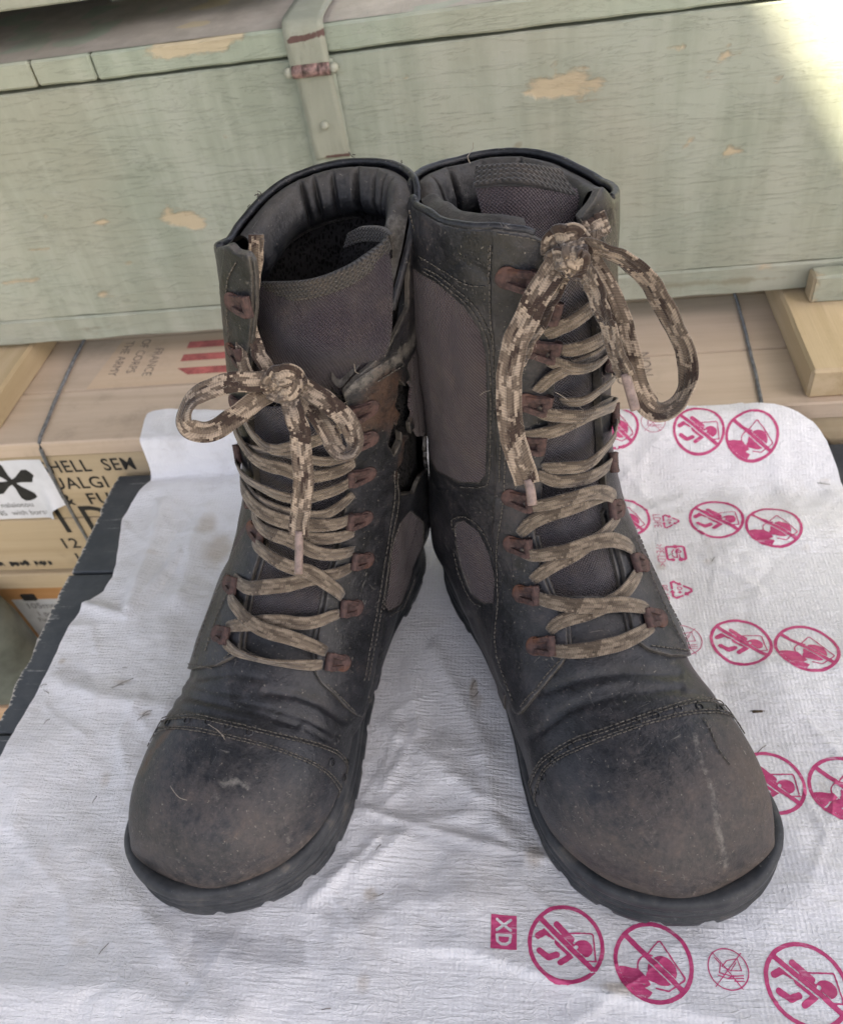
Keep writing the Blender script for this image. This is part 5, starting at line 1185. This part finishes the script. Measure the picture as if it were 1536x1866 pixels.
        stitch(B, st, ln, .0036 if ln[0][1] < 1300 and ln[0][0] > 330 else .0018)
    for ln in ([(738, 380), (751, 440), (754, 520)],): stitch(B, st, ln, .002)
    o = st.build('stitching', M_thread, B.root); o['kind'] = 'stuff'
    for x, y in ((283, 1330), (308, 1319), (343, 1315), (381, 1317), (417, 1325), (455, 1336), (602, 1390), (624, 1417), (643, 1391)): punch(B, x, y)
    hooks = [(608, 1206, 520, 1195), (632, 1106, 525, 1100), (652, 1018, 540, 1010), (648, 941, 550, 935), (652, 860, 555, 860), (655, 796, 560, 800), (655, 742, 560, 750), (412, 1158, 520, 1185), (430, 1066, 525, 1090), (476, 967, 545, 990), (463, 905, 540, 915), (447, 822, 540, 830), (444, 735, 520, 745), (441, 640, 520, 650), (446, 548, 520, 552)]
    for h in hooks: add_hook(B, *h, scale=1.02)
    # laces
    lg, lc = Soup(), Soup()
    for ln, tw in (([(416, 1172), (440, 1190), (490, 1207), (540, 1212), (588, 1211)], 1.1), ([(420, 1144), (468, 1136), (498, 1128), (558, 1128), (618, 1115)], .3), ([(435, 1053), (465, 1073), (510, 1071), (558, 1053), (600, 1043), (641, 1028)], .2), ([(472, 930), (500, 955), (540, 968), (600, 972), (645, 964)], .3), ([(455, 866), (482, 902), (540, 925), (590, 925), (645, 890)], .1), ([(444, 800), (482, 811), (530, 812), (600, 828), (648, 814)], .4)):
        lace_bar(B, lg, ln, .0045, twist=tw)
    for ln, tw in (([(427, 1082), (456, 1115), (498, 1148), (540, 1163), (596, 1190)], .15), ([(470, 983), (510, 1007), (558, 1031), (587, 1058), (622, 1090)], .15), ([(472, 916), (495, 956), (539, 981), (586, 999), (645, 1000)], .3), ([(450, 862), (482, 909), (526, 935), (586, 944), (642, 937)], .1), ([(442, 828), (467, 859), (508, 878), (570, 887), (650, 862)], .2), ([(437, 745), (460, 790), (500, 830), (570, 850), (650, 835)], .2), ([(452, 735), (482, 778), (520, 800), (580, 780), (650, 745)], .2)):
        lace_bar(B, lg, ln, .0072, twist=tw)
    k = B.dist(520, 705)
    d = k - .010
    up = lace_free
    up(B, lc, [(516, 702, d, 0), (490, 672, d + .004, 10), (468, 635, d + .006, 20), (458, 585, d + .004, 40), (462, 520, d + .001, 30), (468, 462, d - .006, 20), (468, 428, d - .010, 10)], .0072)
    up(B, lc, [(470, 430, d - .009, 20), (456, 500, d + .004, 50), (444, 575, d + .010, 60), (440, 635, d + .010, 40), (452, 680, d + .008, 20), (485, 700, d + .004, 10), (520, 704, d, 0)], .0066)
    P1 = up(B, lc, [(520, 696, d - .004, 10), (480, 694, d - .007, 5), (425, 697, d - .010, 10), (375, 711, d - .012, 25), (345, 738, d - .012, 50), (337, 764, d - .012, 35), (352, 784, d - .011, 5), (385, 786, d - .010, 0), (425, 762, d - .007, 0), (462, 733, d - .004, 10), (500, 712, d - .001, 20), (518, 704, d, 20)], .0100)
    P2 = up(B, lc, [(526, 698, d - .005, 10), (560, 708, d - .010, 0), (600, 735, d - .014, 0), (630, 765, d - .016, 10), (646, 792, d - .017, 25), (646, 815, d - .016, 45), (630, 828, d - .015, 60), (612, 818, d - .013, 40), (600, 790, d - .011, 20), (578, 755, d - .009, 20), (550, 720, d - .005, 20), (528, 704, d - .002, 20)], .0098)
    P3 = up(B, lc, [(518, 705, d - .004, 0), (536, 750, d - .012, 5), (548, 800, d - .014, 0), (553, 850, d - .013, 0), (552, 900, d - .011, 0), (547, 945, d - .009, 10), (545, 978, d - .008, 20)], .0100)
    # knot: two wraps
    up(B, lc, [(498, 712, d - .004, 20), (500, 694, d - .010, 0), (516, 682, d - .014, 0), (536, 686, d - .013, 0), (544, 700, d - .008, 20)], .0105, .003)
    up(B, lc, [(490, 705, d + .002, 20), (505, 715, d - .006, 0), (520, 716, d - .010, 0), (534, 702, d - .012, 0), (530, 684, d - .010, 0), (515, 680, d - .004, 20)], .0095, .003)
    lace = lg.build('lace', M_laceg, B.root); bow = lc.build('lace_bow', M_lace, B.root)
    fz = Soup()
    for P in (P1, P2, P3): fuzz(B, fz, P + rng.normal(0, .0025, P.shape), 110)
    s = Soup(); C = np.array([to_l(B, B.free(x, y, dd)) for x, y, dd in ((545, 968, d - .008), (545, 1005, d - .007), (544, 1046, d - .006))]); tube(s, catmull(C, 12), .0021, 9); s.build('aglet', M_aglet, bow)
    # loose threads and tears
    for c in (((318, 1434), (326, 1446), (335, 1455), (348, 1459)), ((384, 1325), (398, 1334), (412, 1346)), ((392, 1330), (404, 1338), (414, 1352)), ((600, 836), (606, 850), (608, 866)), ((640, 655), (642, 668), (648, 672))):
        tube(fz, to_l(B, np.array([B.at(x, y, .004)[0] for x, y in catmull(c, 14)])), .00016, 4)
    fr_ = Soup(); RC = B.wor(rim_curve(B, .1, .15)); RP = proj(RC)
    for x0, y0, m in ((455, 340, 14), (645, 296, 3), (715, 325, 5)):
        j0 = int(np.argmin(np.hypot(RP[:, 0] - x0, RP[:, 1] - y0)))
        for _ in range(m):
            p = RC[(j0 + int(rng.normal(0, 3.5))) % NV] + rng.normal(0, .0008, 3); q_ = rng.normal(0, .0007, 3) + np.array([0, 0, .0003]); tube(fr_, to_l(B, np.array([p, p + q_, p + q_ * 1.7 + rng.normal(0, .0006, 3)])), .00028, 4)
    o = fz.build('loose_thread', M_fluff, B.root); o['kind'] = 'stuff'; o = fr_.build('frayed_edge', M_thread, B.root); o['kind'] = 'stuff'

def punch(B, x, y):
    P, nn = B.at(x, y, .0014); l = to_l(B, P); nl = np.array([nn @ B.a, nn @ B.n, nn[2]]); q = Vector(nl).to_track_quat('Z', 'Y')
    s = Soup(); k = 10; V = []
    for r, z in ((.0027, .0000), (.0023, .0006), (.0017, .0005), (.0015, -.0003)): V += [(r * math.cos(t), r * math.sin(t), z) for t in np.linspace(0, 6.283, k, endpoint=False)]
    V = [np.array(q @ Vector(v)) + l for v in V]
    s.add(V[:30], [tuple(f) for f in grid_faces(3, k, True)])
    o = s.build('punch_hole', M_leather, B.root); s2 = Soup(); s2.add(V[20:], [tuple(f) for f in grid_faces(2, k, True)] + [tuple(range(k, 2 * k))]); s2.build('hole_floor', M_hole, o)
build_L(BL)

# ---- boot at the right of the picture
LEAN_R = ([0, 5, 8, 11, 15, 18, 24, 30, 34], [0, .1, .5, .9, 1.15, 1.3, 1.6, 2.2, 2.6])
BR = make_boot('combat_boot', FR_R, -1, LEAN_R, ([1.22, 1.26, 1.24, 1.20, 1.15, 1.08, 1.04, 1.0, .97, .93, .87, .82, .80], [1.06, 1.02, 1.0, 1.0, 1.0, .99, .98, .97, .95, .93, .90, .87, .86]),
    [(742, 380), (755, 372), (778, 384), (802, 398), (870, 413), (905, 413), (960, 420), (1000, 440), (1062, 380), (1085, 330), (1108, 360)],
    [(.02, 29.4), (.9, 29.6), (.75, 29.6), (.6, 30.2), (.53, 30.6)],
    [([(985, 1262), (1060, 1238), (1130, 1227), (1235, 1230)], .13, 10), ([(965, 1345), (1040, 1292), (1120, 1268), (1240, 1254)], .12, 9), ([(1000, 1305), (1080, 1264), (1150, 1250)], .06, 6), ([(1240, 1262), (1290, 1268), (1330, 1290)], .05, 6),
     ([(800, 500), (850, 470), (890, 500)], .05, 8), ([(810, 890), (860, 900), (930, 905)], .10, 10), ([(860, 1120), (880, 1180), (910, 1250)], .10, 8), ([(830, 540), (815, 620), (830, 700)], .10, 14), ([(785, 580), (800, 700), (795, 800)], .06, 10), ([(1215, 1100), (1240, 1160)], .05, 6)],
    [(1085, 1050, 34, .55), (1045, 1066, 22, .22), (1020, 958, 20, .32), (1062, 950, 20, .30), (1045, 800, 24, .25), (1050, 700, 24, .22), (1120, 1245, 60, .10), (1080, 365, 34, .30)], (.17, .30))
tag(BR.root, 'worn black combat boot with upright tongue and long drooping laces, right of the pair', 'boot', 'pair of boots standing on the plastic sheet')
BR.attrs['dust'] = np.clip(BR.attrs['dust'] + .28 * sstep(0, 6, BR.V[..., 1]) * sstep(22, 25, BR.V[..., 0]) + .15 * sstep(23, 27, BR.V[..., 0]), 0, 1)  # more dust, and warm light on the toe's right side painted in with it
px_mark(BR, [([(1262, 1335), (1275, 1385), (1298, 1445)], 7, .62), ([(1298, 1445), (1305, 1500), (1320, 1572)], 8, .68), ([(1205, 1425), (1222, 1412)], 12, .35), ([(1050, 1340), (1056, 1352)], 6, .5), ([(1090, 1318), (1098, 1330)], 5, .5), ([(1010, 1378), (1016, 1392)], 7, .5), ([(980, 1430), (988, 1446)], 7, .5), ([(1182, 1530), (1190, 1520)], 16, .35)], 'mark')
px_mark(BR, [([(870, 1120), (895, 1170)], 12, .35), ([(890, 1180), (930, 1290)], 10, .40), ([(1190, 1140), (1180, 1125)], 22, .45), ([(1170, 1575), (1290, 1630), (1370, 1590)], 14, .28), ([(1190, 1430), (1215, 1420)], 16, .22)], 'rust')
THR = [(1036, 1190), (1033, 1141), (1008, 1090), (988, 1040), (978, 985), (972, 950), (986, 905), (990, 830), (997, 760), (1008, 690), (1010, 620), (1005, 540), (1003, 440), (1000, 330), (1052, 330), (1046, 380), (1062, 430), (1078, 520), (1083, 650), (1086, 760), (1090, 830), (1098, 900), (1108, 955), (1130, 1040), (1140, 1100), (1150, 1150), (1160, 1172), (1120, 1187), (1080, 1193)]
def build_R(B):
    S, Lc, Z = B.V[..., 0], B.V[..., 1], B.V[..., 2]
    th_ = np.where(B.face, polysd(B.PX, THR), -60.0); rim = B.grim * 30
    lining(B); build_sole(B, -1)
    seam = [(958, 1470), (969, 1424), (991, 1384), (1046, 1348), (1100, 1330), (1192, 1297), (1265, 1276), (1301, 1279), (1338, 1296), (1372, 1335), (1400, 1400)]
    toe = [(900, 1560), (930, 1500)] + seam + [(1480, 1480), (1480, 1740), (950, 1740)]
    low = (Z - 2.3) * 30
    gt = np.minimum(np.where(B.face, polysd(B.PX, toe), (S - 24.2) * 30), low)
    patch(B, 'toe_cap', gt, M_toe, .0012, .0016)
    patch(B, 'vamp', np.minimum.reduce([np.where(S > 12, -gt + 26, 30), (S - 9) * 30, -(th_ - 6), low, (14.2 - Z) * 30]), M_leatherR, .0003, .0018)
    pan = [[(745, 480), (772, 500), (800, 516), (850, 560), (875, 600), (886, 645), (889, 760), (886, 862), (875, 877), (840, 876), (800, 857), (783, 830), (760, 760), (740, 600)], [(832, 962), (836, 952), (848, 948), (872, 966), (890, 1000), (902, 1045), (906, 1098), (884, 1098), (862, 1082), (846, 1040), (836, 1000)]]
    gp = np.maximum.reduce([B.sd(p) for p in pan])
    patch(B, 'quarter', np.minimum.reduce([rim, -th_, (16.4 - S) * 30, low, -gp]), M_leatherR, .0014, .002)
    for p in pan: patch(B, 'nylon_panel', np.minimum.reduce([B.sd(p) + 8, rim]), M_nylon, .0009, .001)
    fl = [(898, 380), (898, 440), (896, 560), (903, 640), (905, 780), (905, 880), (902, 980), (908, 1050), (905, 1110), (900, 1190), (915, 1235), (936, 1280), (944, 1298), (952, 1302), (972, 1278), (991, 1253), (1026, 1211), (1037, 1191), (1033, 1141), (1008, 1090), (988, 1040), (978, 985), (972, 950), (986, 905), (990, 830), (997, 760), (1008, 690), (1010, 620), (1005, 540), (1003, 440), (1000, 380)]
    patch(B, 'eyelet_facing', np.minimum.reduce([B.sd(fl), rim]), M_leatherR, .0030, .0028, edge=.25)
    fr = [(1046, 380), (1062, 430), (1078, 520), (1083, 650), (1086, 760), (1090, 830), (1098, 900), (1108, 955), (1130, 1040), (1140, 1100), (1150, 1150), (1160, 1172), (1180, 1187), (1219, 1198), (1252, 1198), (1258, 1192), (1235, 1140), (1205, 1080), (1165, 990), (1135, 920), (1118, 870), (1112, 760), (1116, 560), (1114, 420), (1105, 340), (1075, 320)]
    patch(B, 'eyelet_facing', np.minimum.reduce([B.sd(fr), rim]), M_leatherR, .0030, .0028, edge=.25)
    patch(B, 'tongue_base', np.minimum.reduce([B.sd(THR) + 14, np.where(B.face, B.PX[..., 1] - 1088, -50)]), M_leatherR, -.0016, .001)
    patch(B, 'tongue_lining', np.minimum.reduce([B.sd(THR) + 16, np.where(B.face, 1096 - B.PX[..., 1], -50), np.where(B.face, B.PX[..., 1] - 440, -50), rim]), M_tongue, -.0022, .001)
    ribs = lambda V: .0006 * np.abs(np.sin(np.linspace(0, 4 * np.pi, V.shape[0])))[:, None] + 0 * V[..., 0]
    wav = lambda V: .0018 * fbm(V[..., 1] * 40, V[..., 2] * 40, 3)
    sheet_from(B, [[(880, 520, 9.5), (960, 520, 10.6), (1045, 520, 10.2)], [(886, 440, 8.6), (960, 445, 10.0), (1045, 450, 9.6)], [(880, 405, 7.6), (960, 408, 9.0), (1046, 416, 8.8)], [(868, 355, 6.6), (950, 345, 8.0), (1056, 366, 8.2)], [(860, 326, 6.1), (950, 316, 7.5), (1052, 342, 7.7)]], name='tongue', mat=M_nylon, extra=wav)
    sheet_from(B, [[(862, 338, 6.4), (950, 331, 8.0), (1052, 358, 8.0)], [(868, 300, 5.7), (950, 296, 7.1), (1020, 306, 7.1)]], nu=30, nv=44, name='tongue_binding', mat=M_bind, thick=.003, extra=ribs)
    collar(B, .31, .165, 3.3, 1.35, pleats=4); rim_bead(B, .19)
    st = Soup()
    low_line = [(974, 1468), (984, 1424), (1000, 1395), (1035, 1372), (1104, 1343), (1192, 1313), (1265, 1298), (1319, 1300), (1368, 1328)]
    for ln in (seam[:-1], [(x + 2, y + 6) for x, y in seam[:-1]], low_line, [(x + 1, y + 5) for x, y in low_line], [(898, 440), (897, 560), (903, 640)], [(893, 445), (892, 520)], [(912, 640), (914, 780), (914, 880)], [(920, 640), (922, 780), (922, 900), (912, 1000), (916, 1090), (912, 1180), (944, 1280)],
               [(1030, 1196), (990, 1244), (954, 1290)], [(775, 492), (802, 508), (854, 552), (881, 595), (893, 640), (896, 760), (893, 866), (880, 884), (840, 884)], [(778, 486), (806, 502), (860, 546), (888, 590), (900, 640), (903, 760)], [(770, 466), (800, 484), (850, 514), (893, 520)], [(830, 966), (828, 946), (850, 940), (878, 960), (898, 998), (910, 1045)], [(880, 1104), (862, 1092), (842, 1050), (830, 1004)], [(908, 420), (960, 427), (996, 440)], [(1050, 390), (1066, 430), (1082, 520)],
               [(1180, 1180), (1246, 1190)], [(1250, 1184), (1214, 1112), (1180, 1040), (1150, 970)], [(1240, 1186), (1204, 1112), (1172, 1040), (1144, 975)], [(1278, 1310), (1290, 1330), (1300, 1352), (1308, 1370), (1330, 1400)]):
        stitch(B, st, ln, .0036 if ln[0][1] < 1290 and ln[0][0] > 893 and ln[0] != seam[0] else .0018)
    o = st.build('stitching', M_thread, B.root); o['kind'] = 'stuff'
    for x, y in ((982, 1440), (993, 1416), (1009, 1389), (1041, 1362), (1081, 1346), (1120, 1332), (1160, 1318), (1194, 1306), (1235, 1294), (1273, 1291), (1309, 1294), (1338, 1303)): punch(B, x, y)
    hooks = [(994, 1176, 1090, 1172), (968, 1080, 1060, 1075), (952, 990, 1050, 990), (950, 905, 1050, 905), (964, 800, 1040, 800), (972, 728, 1045, 725), (985, 630, 1045, 630), (945, 502, 1040, 500), (985, 560, 1050, 560), (1184, 1130, 1100, 1140), (1156, 1030, 1070, 1045), (1112, 928, 1040, 940), (1106, 842, 1040, 850), (1106, 752, 1040, 760), (1102, 650, 1040, 660), (1100, 560, 1040, 560)]
    for h in hooks: add_hook(B, *h, scale=1.08)
    lg, lc = Soup(), Soup()
    for ln, tw in (([(1005, 1184), (1061, 1187), (1132, 1172), (1186, 1141)], .35), ([(1004, 1150), (1026, 1130), (1072, 1112), (1128, 1074), (1160, 1038)], .2), ([(974, 1056), (1005, 1030), (1045, 1005), (1092, 965), (1122, 938)], .2), ([(950, 970), (977, 941), (1020, 922), (1070, 905), (1108, 900)], .2), ([(977, 857), (1017, 870), (1065, 860), (1110, 838)], .1), ([(955, 786), (997, 775), (1040, 755), (1085, 735), (1112, 733)], .3), ([(975, 706), (997, 676), (1026, 656), (1070, 640), (1108, 618)], .2), ([(990, 604), (1016, 582), (1048, 560), (1090, 528)], .1)):
        lace_bar(B, lg, ln, .0045, twist=tw)
    for ln, tw in (([(976, 1083), (1026, 1095), (1096, 1098), (1181, 1114)], .1), ([(954, 1004), (997, 1003), (1058, 988), (1098, 988), (1152, 1011)], .1), ([(960, 918), (1017, 900), (1065, 893), (1116, 914)], .2), ([(985, 846), (1048, 826), (1092, 792), (1108, 762)], .2), ([(975, 741), (1031, 742), (1075, 738), (1114, 733)], .4), ([(1016, 724), (1065, 700), (1114, 665)], .2), ([(990, 643), (1048, 656), (1106, 622)], .4), ([(1008, 630), (1066, 604), (1104, 586)], .1)):
        lace_bar(B, lg, ln, .0072, twist=tw)
    d = B.dist(1040, 480) - .010; up = lace_free
    up(B, lc, [(1046, 446, d, 0), (1066, 428, d - .001, 0), (1086, 412, d + .002, 0), (1108, 402, d + .006, 20)], .0100)
    P1 = up(B, lc, [(1028, 462, d - .006, 0), (1005, 495, d - .010, 0), (975, 548, d - .014, 0), (945, 615, d - .016, 0), (927, 680, d - .017, 0), (926, 740, d - .017, 0), (936, 800, d - .016, 0), (952, 850, d - .014, 0), (962, 882, d - .012, 10)], .0112)
    P2 = up(B, lc, [(1036, 470, d - .002, 10), (1018, 510, d - .003, 20), (996, 560, d - .004, 30), (968, 610, d - .004, 35), (950, 650, d - .005, 40), (946, 672, d - .008, 60)], .0085)
    P3 = up(B, lc, [(1052, 452, d - .008, 20), (1085, 452, d - .010, 50), (1130, 468, d - .008, 55), (1175, 502, d - .004, 50), (1210, 555, d, 45), (1238, 618, d + .003, 40), (1253, 680, d + .004, 45), (1243, 722, d + .004, 55), (1214, 748, d + .003, 40), (1185, 742, d + .001, 20), (1162, 705, d - .002, 10), (1148, 655, d - .005, 0), (1132, 595, d - .007, 0), (1108, 530, d - .008, 0), (1080, 485, d - .007, 0), (1052, 468, d - .004, 0)], .0105, n=170)
    P4 = up(B, lc, [(1054, 478, d - .010, 10), (1076, 510, d - .014, 40), (1094, 555, d - .015, 45), (1110, 610, d - .014, 45), (1128, 655, d - .013, 40), (1141, 686, d - .012, 30)], .0095)
    up(B, lc, [(1004, 462, d + .002, 30), (1012, 440, d - .006, 20), (1032, 430, d - .010, 0), (1052, 440, d - .010, 0), (1060, 462, d - .006, 20)], .0110, .003)
    up(B, lc, [(1040, 430, d - .004, 0), (1048, 455, d - .014, 0), (1050, 485, d - .014, 0), (1044, 505, d - .008, 0)], .0105, .003)
    up(B, lc, [(1004, 478, d - .002, 30), (1022, 470, d - .012, 0), (1040, 478, d - .014, 0), (1056, 492, d - .008, 0)], .0095, .003)
    lg.build('lace', M_laceg, B.root); bow = lc.build('lace_bow', M_lace, B.root)
    for pts in (((962, 874, d - .012), (967, 895, d - .012), (970, 920, d - .011)), ((1139, 680, d - .012), (1148, 712, d - .011), (1158, 747, d - .010))):
        s = Soup(); C = np.array([to_l(B, B.free(*p)) for p in pts]); tube(s, catmull(C, 12), .0022, 9); s.build('aglet', M_aglet, bow)
    fz = Soup()
    for P in (P1, P2, P3, P4): fuzz(B, fz, P + rng.normal(0, .0025, P.shape), 120)
    for c in (((1000, 700), (1020, 712), (1036, 716), (1050, 735)), ((868, 268), (869, 276), (874, 286)), ((885, 704), (892, 698), (900, 695)), ((1340, 1385), (1336, 1378))):
        tube(fz, to_l(B, np.array([B.at(x, y, .008)[0] for x, y in catmull(c, 14)])), .00016, 4)
    o = fz.build('loose_thread', M_fluff, B.root); o['kind'] = 'stuff'
build_R(BR)

def rows_report(B, ys):
    import os
    if not os.environ.get('BOOTDBG'): return
    P = B.PX[B.grim > 0]; P = P.reshape(-1, 2)
    for y in ys:
        m = np.abs(P[:, 1] - y) < 4; print('ROW', y, P[m, 0].min().round(), P[m, 0].max().round() if m.any() else None)
    print('RIM', [(round(a, 3), round(z, 1)) for a, z in B.rimpts])
rows_report(BL, (330, 430, 500, 600, 700, 800, 880, 940, 1000, 1050, 1100, 1160, 1230, 1290, 1380, 1450, 1540, 1600))
rows_report(BR, (300, 330, 400, 500, 600, 700, 800, 850, 900, 950, 1000, 1060, 1120, 1190, 1270, 1330, 1380, 1480, 1560, 1620))

# ------------------------------------------------------------------ bits of dirt and straw on the sheet
db = Soup()
for x, y, ln, an in ((1380, 1297, .9, 0), (1388, 1366, .8, .7), (80, 1250, .5, .3), (85, 1262, .5, -.4), (86, 1316, .5, .9), (230, 1243, 1.1, .5), (215, 1252, .9, .35), (262, 1308, .9, .6), (270, 1300, .8, .5), (228, 1218, .35, 0), (190, 1730, .7, 1.0), (173, 1458, .5, 1.3), (595, 1840, .5, .2), (862, 1250, .8, 1.2), (866, 1268, .7, .9), (690, 1632, .6, .3), (1300, 1020, .5, .9), (1222, 1012, .4, .5), (1500, 882, .9, -.3), (560, 1425, .4, .6), (690, 1545, .4, .9)):
    p, q = on_sheet(x, y); z = float(sheet_z(np.array([p]), np.array([q]))[0]) + .06
    d = np.array([math.cos(an), math.sin(an)]) * ln / 2; C = PQ(np.array([p - d[0], p, p + d[0]]), np.array([q - d[1], q + rng.normal(0, .05), q + d[1]]), np.array([z, z + .05, z])); tube(db, C, .00022, 4)
p, q = on_sheet(1380, 1297); C = PQ(np.array([p - .3, p + .3]), np.array([q, q]), np.array([.35, .35])); tube(db, C, .0011, 6)
M_deb = simple_mat('dry_straw_and_dirt', (0.10, 0.075, 0.05), 0.9, 300, 0.5, 0.0)
o = db.build('debris', M_deb); tag(o, 'small scattered bits of dry straw and dirt on the white sheet', 'debris', kind='stuff')

# ------------------------------------------------------------------ put each crate's and the table's origin at its base
bpy.context.view_layer.update()
for root in (table, crate, lower, blk, green, topc):
    inv = root.matrix_world.inverted(); pts = []
    for ch in root.children_recursive:
        if ch.type == 'MESH': pts += [inv @ ch.matrix_world @ Vector(c) for c in ch.bound_box]
    P = np.array([tuple(p) for p in pts]); b = Vector(((P[:, 0].min() + P[:, 0].max()) / 2, (P[:, 1].min() + P[:, 1].max()) / 2, P[:, 2].min()))
    root.location = root.matrix_world @ b
    for ch in root.children: ch.location = ch.location - b
    del root['pqframe']
if 'pqframe' in hasp: del hasp['pqframe']
b = Vector((-0.609, 0.486, -0.2655)); can.data.transform(Matrix.Translation(-b)); can.location = can.matrix_world @ b
